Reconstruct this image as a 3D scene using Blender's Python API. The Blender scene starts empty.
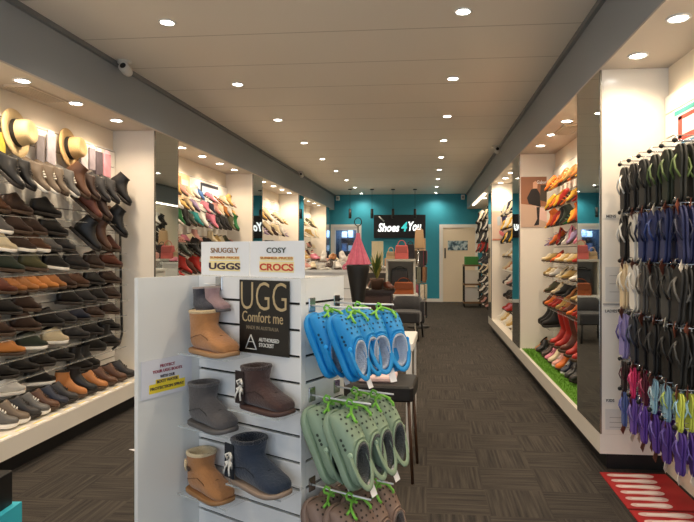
import bpy, math, random
from mathutils import Vector, Matrix
random.seed(7)
C = bpy.context.scene.collection
R = math.radians
sc = bpy.context.scene

# ------------------------------------------------------------------ camera, world, exposure
F, HX, HY, YAW, CAMZ = 560.0, 378.0, 251.0, R(5), 1.40
cam = bpy.data.objects.new('camera', bpy.data.cameras.new('camera'))
C.objects.link(cam)
cam.data.sensor_width = 36
cam.data.lens = F / 694 * 36
cam.data.shift_x = -(HX - 347) / 694
cam.data.shift_y = -(261 - HY) / 694
cam.data.clip_start = 0.05
cam.location = (0, 0, CAMZ)
cam.rotation_euler = (R(90), 0, YAW)
sc.camera = cam
w = bpy.data.worlds.new('world'); sc.world = w
w.use_nodes = True
w.node_tree.nodes['Background'].inputs[0].default_value = (0.78, 0.88, 1.0, 1)
w.node_tree.nodes['Background'].inputs[1].default_value = 1.15
sc.view_settings.view_transform = 'Standard'
sc.view_settings.look = 'None'
sc.view_settings.gamma = 1
sc.view_settings.use_curve_mapping = False
sc.view_settings.exposure = 0.45
E_CEIL, E_SOFF = 32.0, 19.0         # watts of one ceiling / one soffit downlight

def cs():
    return math.cos(YAW), math.sin(YAW)
def wc(xc, zc):                      # camera-frame (right, forward) metres -> world X, Y
    c, s = cs(); return (c*xc - s*zc, s*xc + c*zc)
def px_of(p):                        # where a world point lands, used to word labels left to right
    c, s = cs()
    xc = p[0]*c + p[1]*s; zc = -p[0]*s + p[1]*c
    if zc < 0.05: return (-9999, -9999)
    return (HX + F*xc/zc, HY - F*(p[2]-CAMZ)/zc)
def y_at(px, X):                     # distance down the shop of column px on the plane X = const
    c, s = cs(); r = (px - HX)/F
    return X*(c + r*s)/(r*c - s)

# ------------------------------------------------------------------ materials
def new_mat(name):
    m = bpy.data.materials.new(name); m.use_nodes = True
    return m, m.node_tree.nodes, m.node_tree.links, m.node_tree.nodes['Principled BSDF']
def srgb(r, g, b):
    f = lambda u: (u/255/12.92) if u/255 <= 0.04045 else ((u/255+0.055)/1.055)**2.4
    return (f(r), f(g), f(b), 1)
MC = {}
def mat(rgb, rough=0.5, metal=0.0, bump=0.0, scale=60, vary=0.0, name=None, coat=0.0, trans=0.0, alpha=1.0, sheen=0.0):
    key = (tuple(rgb), rough, metal, bump, scale, vary, coat, trans, alpha, sheen)
    if key in MC: return MC[key]
    m, N, L, b = new_mat(name or 'surface')
    col = srgb(*rgb)
    b.inputs['Base Color'].default_value = col
    b.inputs['Roughness'].default_value = rough
    b.inputs['Metallic'].default_value = metal
    b.inputs['Coat Weight'].default_value = coat
    b.inputs['Transmission Weight'].default_value = trans
    b.inputs['Alpha'].default_value = alpha
    b.inputs['Sheen Weight'].default_value = sheen
    if bump or vary:
        tc = N.new('ShaderNodeTexCoord'); nz = N.new('ShaderNodeTexNoise')
        nz.inputs['Scale'].default_value = scale; nz.inputs['Detail'].default_value = 4
        L.new(tc.outputs['Object'], nz.inputs['Vector'])
        if bump:
            bp = N.new('ShaderNodeBump'); bp.inputs['Strength'].default_value = bump
            bp.inputs['Distance'].default_value = 0.01
            L.new(nz.outputs['Fac'], bp.inputs['Height']); L.new(bp.outputs['Normal'], b.inputs['Normal'])
        if vary:
            mx = N.new('ShaderNodeMix'); mx.data_type = 'RGBA'
            mx.inputs[6].default_value = tuple(c*(1-vary) for c in col[:3]) + (1,)
            mx.inputs[7].default_value = tuple(min(1, c*(1+vary)) for c in col[:3]) + (1,)
            L.new(nz.outputs['Fac'], mx.inputs[0]); L.new(mx.outputs[2], b.inputs['Base Color'])
    MC[key] = m
    return m
def emis(rgb, s):
    m, N, L, b = new_mat('lamp')
    b.inputs['Base Color'].default_value = srgb(*rgb)
    b.inputs['Emission Color'].default_value = srgb(*rgb)
    b.inputs['Emission Strength'].default_value = s
    return m

WHITE = mat((238, 232, 222), 0.25, coat=0.3, name='white_laminate')
WHITE2 = mat((236, 236, 234), 0.35, name='white_board')
SLATW = mat((240, 236, 228), 0.4, name='slat_white')
GREYP = mat((146, 152, 157), 0.6, bump=0.03, scale=200, name='grey_paint')
SOFF = mat((196, 186, 174), 0.6, name='soffit_paint')
TEAL = mat((46, 150, 178), 0.6, bump=0.03, scale=90, vary=0.03, name='teal_paint')
BLACK = mat((14, 14, 15), 0.5, name='black')
BLACKG = mat((10, 10, 10), 0.2, name='gloss_black')
MIRROR = mat((205, 212, 212), 0.02, metal=1.0, name='mirror')
STEEL = mat((190, 190, 190), 0.22, metal=1.0, name='steel')
ACRYL = mat((225, 230, 230), 0.1, alpha=0.09, name='acrylic')
PAPER = mat((240, 240, 242), 0.5, name='paper')
TIM = mat((140, 95, 55), 0.5, vary=0.2, scale=15, name='timber')

def carpet_mat():
    m, N, L, b = new_mat('carpet_tiles')
    tc = N.new('ShaderNodeTexCoord')
    mp = N.new('ShaderNodeMapping'); L.new(tc.outputs['Object'], mp.inputs['Vector'])
    mp.inputs['Scale'].default_value = (3, 3, 3); mp.inputs['Rotation'].default_value = (0, 0, 0)
    ck = N.new('ShaderNodeTexChecker'); ck.inputs['Scale'].default_value = 1.0
    ck.inputs['Color1'].default_value = (0, 0, 0, 1); ck.inputs['Color2'].default_value = (1, 1, 1, 1)
    L.new(mp.outputs['Vector'], ck.inputs['Vector'])
    def streak(sx, sy):
        m2 = N.new('ShaderNodeMapping'); m2.inputs['Scale'].default_value = (sx, sy, 1)
        L.new(tc.outputs['Object'], m2.inputs['Vector'])
        n = N.new('ShaderNodeTexNoise'); n.inputs['Scale'].default_value = 1; n.inputs['Detail'].default_value = 3
        L.new(m2.outputs['Vector'], n.inputs['Vector']); return n
    a, c = streak(62, 2.2), streak(2.2, 62)
    mx = N.new('ShaderNodeMix'); mx.data_type = 'FLOAT'
    L.new(ck.outputs['Fac'], mx.inputs[0]); L.new(a.outputs['Fac'], mx.inputs[2]); L.new(c.outputs['Fac'], mx.inputs[3])
    # every tile of the grid has its own slight tone
    wn = N.new('ShaderNodeTexWhiteNoise'); fl = N.new('ShaderNodeVectorMath'); fl.operation = 'FLOOR'
    L.new(mp.outputs['Vector'], fl.inputs[0]); L.new(fl.outputs['Vector'], wn.inputs['Vector'])
    ad = N.new('ShaderNodeMath'); ad.operation = 'MULTIPLY_ADD'; ad.inputs[1].default_value = 0.05
    L.new(wn.outputs['Value'], ad.inputs[0]); L.new(mx.outputs[0], ad.inputs[2])
    cr = N.new('ShaderNodeValToRGB')
    cr.color_ramp.elements[0].position = 0.36; cr.color_ramp.elements[0].color = srgb(30, 27, 24)
    cr.color_ramp.elements[1].position = 0.78; cr.color_ramp.elements[1].color = srgb(74, 67, 60)
    L.new(ad.outputs[0], cr.inputs[0]); L.new(cr.outputs[0], b.inputs['Base Color'])
    b.inputs['Roughness'].default_value = 0.95
    nz = N.new('ShaderNodeTexNoise'); nz.inputs['Scale'].default_value = 300
    L.new(tc.outputs['Object'], nz.inputs['Vector'])
    bp = N.new('ShaderNodeBump'); bp.inputs['Strength'].default_value = 0.5; bp.inputs['Distance'].default_value = 0.005
    L.new(nz.outputs['Fac'], bp.inputs['Height']); L.new(bp.outputs['Normal'], b.inputs['Normal'])
    return m
def ceiling_mat():
    m, N, L, b = new_mat('ceiling_sheets')
    tc = N.new('ShaderNodeTexCoord'); sp = N.new('ShaderNodeSeparateXYZ'); L.new(tc.outputs['Object'], sp.inputs[0])
    d = N.new('ShaderNodeMath'); d.operation = 'PINGPONG'; d.inputs[1].default_value = 0.33
    L.new(sp.outputs['Y'], d.inputs[0])
    g = N.new('ShaderNodeMath'); g.operation = 'LESS_THAN'; g.inputs[1].default_value = 0.006
    L.new(d.outputs[0], g.inputs[0])
    mx = N.new('ShaderNodeMix'); mx.data_type = 'RGBA'
    mx.inputs[6].default_value = srgb(228, 220, 208); mx.inputs[7].default_value = srgb(186, 176, 164)
    L.new(g.outputs[0], mx.inputs[0]); L.new(mx.outputs[2], b.inputs['Base Color'])
    b.inputs['Roughness'].default_value = 0.5
    return m
def fabric(rgb, sc_=120, b_=0.6, v=0.2):
    return mat(rgb, 0.95, bump=b_, scale=sc_, vary=v, name='fabric', sheen=0.3)

# ------------------------------------------------------------------ mesh builder
class MB:
    def __init__(s): s.v, s.f, s.m, s.sm = [], [], [], []
    def add(s, vs, fs, mi=0, smooth=False):
        o = len(s.v); s.v += [tuple(v) for v in vs]
        for f in fs:
            s.f.append(tuple(i+o for i in f)); s.m.append(mi); s.sm.append(smooth)
        return s
    def box(s, x0, x1, y0, y1, z0, z1, mi=0, M=None):
        vs = [Vector((x, y, z)) for z in (z0, z1) for y in (y0, y1) for x in (x0, x1)]
        if M is not None: vs = [M @ v for v in vs]
        return s.add(vs, [(0,2,3,1),(4,5,7,6),(0,1,5,4),(2,6,7,3),(0,4,6,2),(1,3,7,5)], mi)
    def rbox(s, x0, x1, y0, y1, z0, z1, r=0.01, mi=0, M=None):   # box with chamfered upright edges
        pts = [(x0+r,y0),(x1-r,y0),(x1,y0+r),(x1,y1-r),(x1-r,y1),(x0+r,y1),(x0,y1-r),(x0,y0+r)]
        q = []
        for dz, k in ((z0, .5), (z0+r*.6, 0), (z1-r*.6, 0), (z1, .5)):
            cx, cy = (x0+x1)/2, (y0+y1)/2
            q.append([Vector((cx+(x-cx)*(1-k*r*2/max(x1-x0, .001)), cy+(y-cy)*(1-k*r*2/max(y1-y0, .001)), dz)) for x, y in pts])
        if M is not None: q = [[M @ v for v in ring] for ring in q]
        return s.loft(q, True, True, mi, False)
    def loft(s, rings, cap0=True, cap1=True, mi=0, smooth=True):
        n = len(rings[0]); o = len(s.v)
        for r in rings: s.v += [tuple(v) for v in r]
        for i in range(len(rings)-1):
            for k in range(n):
                a, b = o+i*n+k, o+i*n+(k+1) % n
                s.f.append((a, b, b+n, a+n)); s.m.append(mi); s.sm.append(smooth)
        if cap0: s.f.append(tuple(o+k for k in reversed(range(n)))); s.m.append(mi); s.sm.append(False)
        if cap1:
            e = o+(len(rings)-1)*n
            s.f.append(tuple(e+k for k in range(n))); s.m.append(mi); s.sm.append(False)
        return s
    def tube(s, pts, r, n=8, mi=0, closed=False, flat=1.0, up=None):
        pts = [Vector(p) for p in pts]; rings = []; m = len(pts); prev = None
        for i, p in enumerate(pts):
            if closed: d = pts[(i+1) % m]-pts[i-1]
            else: d = pts[min(i+1, m-1)]-pts[max(i-1, 0)]
            if d.length < 1e-9: d = Vector((0, 0, 1))
            d.normalize()
            u = Vector(up) if up else (prev if prev else (Vector((0, 0, 1)) if abs(d.z) < .9 else Vector((1, 0, 0))))
            a = d.cross(u)
            if a.length < 1e-6: a = d.cross(Vector((0, 1, 0)))
            a.normalize(); b = a.cross(d).normalized(); prev = b
            rr = r[i] if isinstance(r, (list, tuple)) else r
            rings.append([p + a*rr*math.cos(t*2*math.pi/n) + b*rr*flat*math.sin(t*2*math.pi/n) for t in range(n)])
        if closed:
            rings.append(rings[0]); return s.loft(rings, False, False, mi)
        return s.loft(rings, True, True, mi)
    def lathe(s, prof, n=24, mi=0, M=None, cap0=True, cap1=True, smooth=True):
        rings = [[Vector((r*math.cos(2*math.pi*k/n), r*math.sin(2*math.pi*k/n), z)) for k in range(n)] for r, z in prof]
        if M is not None: rings = [[M @ v for v in q] for q in rings]
        return s.loft(rings, cap0, cap1, mi, smooth)
    def build(s, name, mats, parent=None, loc=None, rot=None):
        me = bpy.data.meshes.new(name); me.from_pydata(s.v, [], s.f)
        for m in (mats if isinstance(mats, (list, tuple)) else [mats]): me.materials.append(m)
        me.polygons.foreach_set('material_index', s.m); me.polygons.foreach_set('use_smooth', s.sm)
        me.update()
        o = bpy.data.objects.new(name, me); C.objects.link(o)
        if parent: o.parent = parent
        if loc: o.location = loc
        if rot: o.rotation_euler = rot
        return o
def box(name, m, x0, x1, y0, y1, z0, z1, parent=None, r=0):
    b = MB()
    (b.rbox(x0, x1, y0, y1, z0, z1, r) if r else b.box(x0, x1, y0, y1, z0, z1))
    return b.build(name, m, parent)
def empty(name, loc=(0, 0, 0), rz=0):
    o = bpy.data.objects.new(name, None); C.objects.link(o); o.location = loc; o.rotation_euler = (0, 0, rz)
    o.empty_display_size = .05
    return o
def tag(o, label, cat, group=None, kind=None):
    o['label'] = label; o['category'] = cat
    if group: o['group'] = group
    if kind: o['kind'] = kind
    return o
def struct(o): o['kind'] = 'structure'; return o
def kids(o): return [c for c in KIDS.get(o.name, [])]
KIDS = {}
def snap_kids():
    KIDS.clear()
    for o in bpy.data.objects:
        if o.parent: KIDS.setdefault(o.parent.name, []).append(o)
def copy_tree(o, parent=None, table=None):
    c = o.copy(); C.objects.link(c); c.parent = parent
    for ch in table[o.name] if o.name in table else []: copy_tree(ch, c, table)
    return c
PROTO = {}
def instance(key, maker):
    """first call builds the thing, later calls copy the thing and each of its parts"""
    if key not in PROTO:
        root = maker()
        tbl = {}
        def walk(o):
            for ch in [q for q in NEWOBJ() if q.parent == o]:
                tbl.setdefault(o.name, []).append(ch); walk(ch)
        walk(root)
        PROTO[key] = (root, tbl)
        return root
    root, tbl = PROTO[key]
    c = copy_tree(root, None, tbl)
    for k in ('label', 'category', 'group'):
        if k in c: del c[k]
    return c
def NEWOBJ():
    return list(C.objects)[-30:]
def M3(loc, X, Z):                   # matrix with local x -> X, local z -> Z
    X = Vector(X).normalized(); Z = Vector(Z).normalized(); Y = Z.cross(X).normalized(); Z = X.cross(Y)
    return Matrix(((X.x, Y.x, Z.x, loc[0]), (X.y, Y.y, Z.y, loc[1]), (X.z, Y.z, Z.z, loc[2]), (0, 0, 0, 1)))
def text(s_, name, m, parent, M, w_=None, h_=None, bold=0.0, shear=0.0, ext=0.0008):
    cu = bpy.data.curves.new('lettering', 'FONT'); cu.body = s_; cu.extrude = ext; cu.offset = bold; cu.shear = shear
    cu.resolution_u = 3
    t = bpy.data.objects.new('lettering', cu); C.objects.link(t)
    me = bpy.data.meshes.new_from_object(t.evaluated_get(bpy.context.evaluated_depsgraph_get()))
    bpy.data.objects.remove(t)
    xs = [v.co.x for v in me.vertices]; ys = [v.co.y for v in me.vertices]
    x0, x1, y0, y1 = min(xs), max(xs), min(ys), max(ys)
    if w_ is None: w_ = (x1-x0)*h_/(y1-y0)
    if h_ is None: h_ = (y1-y0)*w_/(x1-x0)
    for v in me.vertices:
        v.co.x = (v.co.x-(x0+x1)/2)*w_/(x1-x0); v.co.y = (v.co.y-(y0+y1)/2)*h_/(y1-y0)
    me.materials.clear(); me.materials.append(m)
    o = bpy.data.objects.new(name, me); C.objects.link(o); o.parent = parent
    o.matrix_local = M
    return o
ORD = ['first', 'second', 'third', 'fourth', 'fifth', 'sixth', 'seventh', 'eighth', 'ninth', 'tenth', 'eleventh', 'twelfth',
       'thirteenth', 'fourteenth', 'fifteenth', 'sixteenth']

# ------------------------------------------------------------------ the room
ZC, ZB, XL, XR = 2.97, 2.55, -2.58, 1.092      # ceiling, bulkhead bottom, aisle faces of the bulkheads
WL, WR, YB, YF = -3.0, 1.51, 15.5, -1.2
struct(box('floor', carpet_mat(), -3.1, 1.61, YF, YB+.1, -.1, 0))
struct(box('ceiling', ceiling_mat(), -3.1, 1.61, YF, YB+.1, ZC, ZC+.1))
PALE = mat((240, 226, 204), 0.55, name='cream_wall')
struct(box('wall_left', PALE, WL-.1, WL, YF, YB+.1, 0, ZC))
struct(box('wall_right', PALE, WR, WR+.1, YF, YB+.1, 0, ZC))
# the teal back wall has a doorway opening at the left
DX0, DX1, DZ = -2.60, -1.90, 2.06
b = MB(); b.box(-3.0, DX0, YB, YB+.1, 0, ZC); b.box(DX0, DX1, YB, YB+.1, DZ, ZC); b.box(DX1, 1.51, YB, YB+.1, 0, ZC)
struct(b.build('wall_back', TEAL))
for n, (x0, x1) in enumerate(((WL, XL), (XR, WR))):
    b = MB(); b.box(x0, x1, YF, YB, ZB+.012, ZC)
    struct(b.build('trim_%d' % (n+1), GREYP))
    struct(box('trim_%d' % (n+3), SOFF, x0+.001, x1-.001, YF, YB, ZB, ZB+.012))
CORN = mat((120, 122, 122), 0.5, name='cornice')
struct(box('trim_5', CORN, XL, XL+.03, YF, YB, ZC-.035, ZC))
struct(box('trim_6', CORN, XR-.03, XR, YF, YB, ZC-.035, ZC))
struct(box('baseboard_back', WHITE2, -1.78, .36, YB-.015, YB, 0, .09))
# shopfront behind the camera: piers and a lintel, open to the street daylight
b = MB(); b.box(-3.0, 1.51, YF-.1, YF, 2.62, ZC); b.box(-3.0, -2.9, YF-.1, YF, 0, 2.62); b.box(1.41, 1.51, YF-.1, YF, 0, 2.62)
struct(b.build('wall_front', GREYP))

# back room behind the left doorway, seen through its glass
b = MB(); b.box(-2.98, -1.6, YB+1.3, YB+1.4, 0, 2.4); b.box(-3.0, -2.98, YB+.1, YB+1.3, 0, 2.4); b.box(-1.6, -1.58, YB+.1, YB+1.3, 0, 2.4)
b.box(-3.0, -1.58, YB+.1, YB+1.4, 2.4, 2.45); b.box(-3.0, -1.58, YB+.1, YB+1.4, -.05, 0)
struct(b.build('wall_storeroom', mat((60, 75, 95), 0.7, name='blue_grey_paint')))
for k, z in enumerate((.5, .95, 1.4, 1.8)):
    t = empty('storeroom_shelf', (-2.25, YB+1.0, z)); tag(t, 'dim shelf seen through the glass door, %s from the bottom' % ['lowest', 'second', 'third', 'highest'][k].replace('lowest', 'first').replace('highest', 'fourth'), 'shelf', 'storeroom shelves')
    box('shelf_board', mat((70, 80, 95), .5), -.33, .33, -.15, .25, -.02, 0, t)
    for q in range(3):
        cc = [(190, 205, 225), (40, 45, 60), (110, 140, 180), (220, 225, 230)][(k+q) % 4]
        bx = box('storage_box', mat(cc, .6), -2.25-.27+q*.19, -2.25-.12+q*.19, YB+.95, YB+1.15, z+.001, z+.17+.03*((q+k) % 3), None, .01)
        tag(bx, 'small storage box, %s from left on the %s dim storeroom shelf up' % (ORD[q], ORD[k]), 'box', 'storeroom boxes')
t = empty('storeroom_fill_light', (-2.25, YB+.7, 2.39)); tag(t, 'cool ceiling light in the room behind the glass door', 'light')  # fill light added to brighten the dark back room, no fixture known there
box('diffuser', emis((200, 225, 255), 5), -.25, .25, -.2, .2, -.02, 0, t)
ll = bpy.data.lights.new('lamp', 'AREA'); ll.energy = 22; ll.color = (.75, .87, 1); ll.size = .4; lo = bpy.data.objects.new('lamp', ll); C.objects.link(lo); lo.parent = t; lo.location = (0, 0, -.03)
d1 = empty('door_1', (-2.25, YB, 0)); struct(d1)
b = MB(); b.box(-.43, -.35, -.03, .02, 0, 2.14); b.box(.35, .43, -.03, .02, 0, 2.14); b.box(-.35, .35, -.03, .02, 2.06, 2.14)
b.build('door_frame', WHITE2, d1)
GLASS = mat((200, 220, 235), 0.03, trans=1.0, name='glass')
b = MB(); b.box(-.35, .35, -.005, .005, .02, 2.06); b.build('glass_pane', GLASS, d1)
b = MB(); b.box(-.35, -.29, -.02, .015, 0, 2.06); b.box(.29, .35, -.02, .015, 0, 2.06); b.box(-.29, .29, -.02, .015, 1.98, 2.06); b.box(-.29, .29, -.02, .015, 0, .12)
b.build('door_stile', mat((225, 230, 238), .4), d1)
d2 = empty('door_2', (.86, YB, 0)); struct(d2)
b = MB(); b.box(-.52, -.42, -.035, .0, 0, 2.13); b.box(.45, .52, -.035, .0, 0, 2.13); b.box(-.42, .45, -.035, 0, 2.04, 2.13)
b.build('door_frame', WHITE2, d2)
box('door_slab', mat((236, 222, 200), .4), -.42, .45, -.02, 0, .005, 2.04, d2)
b = MB(); b.box(-.385, -.345, -.03, -.02, 1.20, 1.48); b.tube([(-.365, -.03, 1.26), (-.365, -.06, 1.26), (-.365, -.06, 1.42), (-.365, -.03, 1.42)], .009)
b.build('door_handle', mat((90, 85, 78), .3, metal=.8), d2)
t = empty('landscape_picture', (.86-.02, YB-.022, 1.55)); tag(t, 'wide blue grey landscape picture stuck on the white back door', 'picture')
b = MB(); b.box(-.27, .27, -.006, 0, -.13, .13)
pm, N, L, bb = new_mat('picture_print'); tc = N.new('ShaderNodeTexCoord'); nz = N.new('ShaderNodeTexNoise'); nz.inputs['Scale'].default_value = 9
L.new(tc.outputs['Object'], nz.inputs['Vector']); cr = N.new('ShaderNodeValToRGB')
for i, (p_, c_) in enumerate([(.38, (40, 60, 80)), (.48, (95, 130, 150)), (.58, (190, 210, 220))]):
    e = cr.color_ramp.elements[i] if i < 2 else cr.color_ramp.elements.new(p_)
    e.position = p_; e.color = srgb(*c_)
L.new(nz.outputs['Fac'], cr.inputs[0]); L.new(cr.outputs[0], bb.inputs['Base Color'])
b.build('print', pm, t)

# ------------------------------------------------------------------ downlights
LAMP = emis((255, 250, 238), 22)
def make_downlight():
    t = empty('downlight')
    MB().lathe([(.058, 0), (.058, -.006), (.045, -.008), (.044, .004)], 24, cap0=False, cap1=False).build('trim_ring', WHITE2, t)
    MB().lathe([(.044, -.003), (.03, -.001)], 20).build('lens', LAMP, t)
    return t
def downlight(x, y, z, watts, label, group, spot=150, big=1.0):
    t = instance('downlight', make_downlight); t.location = (x, y, z); t.scale = (big, big, 1)
    tag(t, label, 'ceiling light', group)
    ld = LD.get((watts, spot))
    if not ld:
        ld = bpy.data.lights.new('lamp', 'SPOT'); ld.energy = watts; ld.color = (1, .83, .62) if watts == E_CEIL else (1, .775, .53); ld.spot_size = R(spot); ld.spot_blend = .9
        ld.shadow_soft_size = .05; LD[(watts, spot)] = ld
    lo = bpy.data.objects.new('lamp', ld); C.objects.link(lo); lo.parent = t; lo.location = (0, 0, -.03)
LD = {}
for k in range(-2, 9):
    y = 3.70 + 1.43*k
    where = ('%s from the front' % ORD[k]) if k >= 0 else 'out of frame above the shop entrance, %s back' % ORD[-k-1]
    downlight(-1.775, y, ZC, E_CEIL, 'recessed downlight in the left ceiling row, %s' % where, 'ceiling downlights')
    downlight(.235, y, ZC, E_CEIL, 'recessed downlight in the right ceiling row, %s' % where, 'ceiling downlights')
def soffit(x, ys, desc):
    for i, y in enumerate(ys):
        downlight(x, y, ZB, E_SOFF, 'warm downlight in the soffit over %s, %s from the front' % (desc, ORD[i]), 'soffit downlights')
soffit(-2.717, (2.4, 2.97, 3.55, 4.13, 4.70), 'the men\'s shoe wall')
soffit(-2.71, (6.0, 6.57, 7.14, 7.7), 'the second left bay')
soffit(-2.71, (9.1, 9.7, 10.3, 10.85), 'the third left bay')
soffit(-2.71, (12.1, 12.7, 13.3, 13.9), 'the last left bay')
soffit(1.235, (1.75, 2.32, 2.88, 3.41), 'the flip-flop hooks')
soffit(1.23, (4.5, 5.07, 5.65, 6.23), 'the second right bay')
soffit(1.23, (7.75, 8.35, 8.95, 9.55), 'the third right bay')
soffit(1.25, (11.2, 12.3), 'the far right rack')
def vent(x, y, label):
    t = empty('ceiling_vent', (x, y, ZB)); tag(t, label, 'vent')
    box('vent_frame', mat((215, 200, 180), .5), -.09, .09, -.22, .22, -.012, 0, t)
    b = MB()
    for k in range(7): b.box(-.075+k*.023, -.063+k*.023, -.2, .2, -.018, -.012)
    b.build('vent_blades', mat((190, 176, 158), .5), t)
vent(-2.83, 3.85, 'flat rectangular vent in the soffit above the first straw hat')
vent(1.33, 5.42, 'flat rectangular vent in the soffit of the second right bay')

# ------------------------------------------------------------------ display bays
def slatwall(name, side, y0, y1, z0, z1, pitch, label):
    x = WL if side < 0 else WR; s = -side
    t = empty(name, (x+s*.002, (y0+y1)/2, 0)); tag(t, label, 'slatwall'); h = (y1-y0)/2
    b = MB(); xa, xb = sorted((0, s*.008)); b.box(xa, xb, -h, h, z0, z1, 1)
    xa, xb = sorted((s*.008, s*.022)); z = z0
    while z < z1-.01:
        b.box(xa, xb, -h, h, z+.004, min(z+pitch-.004, z1), 0); z += pitch
    b.build('slat_board', [SLATW, mat((120, 110, 98), .6)], t)
    return t
def pillar(side, y0, y1, label, z0=.24):
    xf, xw = (XL, WL) if side < 0 else (XR, WR); s = -side
    t = empty('mirror_pillar', (xf, (y0+y1)/2, z0)); tag(t, label, 'pillar'); h = (y1-y0)/2
    xa, xb = sorted((-s*.012, xw-xf))
    box('panel', WHITE, xa, xb, -h, h, 0, ZB-z0-.001, t)
    xa, xb = sorted((-s*.011, 0)); b = MB(); b.box(xa, xb, -h+.012, h-.012, .002, ZB-z0-.006); b.build('mirror', MIRROR, t)
    b = MB(); b.box(xa-.001*s, xb+.001, -h, -h+.012, 0, ZB-z0-.004); b.box(xa, xb+.001, h-.012, h, 0, ZB-z0-.004)
    b.build('edge_strip', mat((150, 145, 135), .25, metal=.7), t)
    return t
def plinth(side, y0, y1, label):
    xf, xw = (XL, WL) if side < 0 else (XR, WR); s = -side
    t = empty('display_plinth', (xf, (y0+y1)/2, 0)); tag(t, label, 'plinth'); h = (y1-y0)/2
    xa, xb = sorted((0, xw-xf+s*.002)); box('base_board', WHITE, xa, xb, -h, h, .115, .239, t)
    xa, xb = sorted((-s*.06, xw-xf+s*.002)); box('toe_kick', BLACK, xa, xb, -h+.06, h-.06, 0, .115, t)
plinth(-1, 1.0, 14.7, 'long white plinth with black toe kick under the left wall bays')
plinth(1, 3.66, 10.15, 'long white plinth with black toe kick under the right wall bays')
PL = [(5.13, 5.63, 'nearest'), (8.15, 8.62, 'second'), (11.15, 11.6, 'third'), (14.25, 14.7, 'last')]
for a, c, n in PL: pillar(-1, a, c, '%s white pillar with mirror face on the left wall' % n)
PR = [(3.66, 4.20, 'nearest'), (6.78, 7.32, 'second'), (9.7, 10.15, 'third')]
for a, c, n in PR: pillar(1, a, c, '%s white pillar with mirror face on the right wall' % n)
slatwall('slatwall', -1, 1.2, 5.12, .245, 2.36, .15, 'cream slatwall behind the men\'s shoes, nearest on the left')
slatwall('slatwall', -1, 5.64, 8.14, .245, 2.36, .15, 'cream slatwall of the second bay on the left')
slatwall('slatwall', -1, 8.63, 11.14, .245, 2.36, .15, 'cream slatwall of the third bay on the left')
slatwall('slatwall', -1, 11.61, 14.24, .245, 2.36, .15, 'cream slatwall of the last bay on the left')
slatwall('slatwall', 1, .8, 3.65, .15, 2.36, .15, 'cream slatwall behind the flip-flop hooks, nearest on the right')
slatwall('slatwall', 1, 4.21, 6.77, .245, 2.36, .15, 'cream slatwall of the second bay on the right')
slatwall('slatwall', 1, 7.33, 9.69, .245, 2.36, .15, 'cream slatwall of the third bay on the right')
slatwall('slatwall', 1, 10.2, 13.4, .15, 2.36, .15, 'cream slatwall at the far right behind the last rack')

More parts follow.
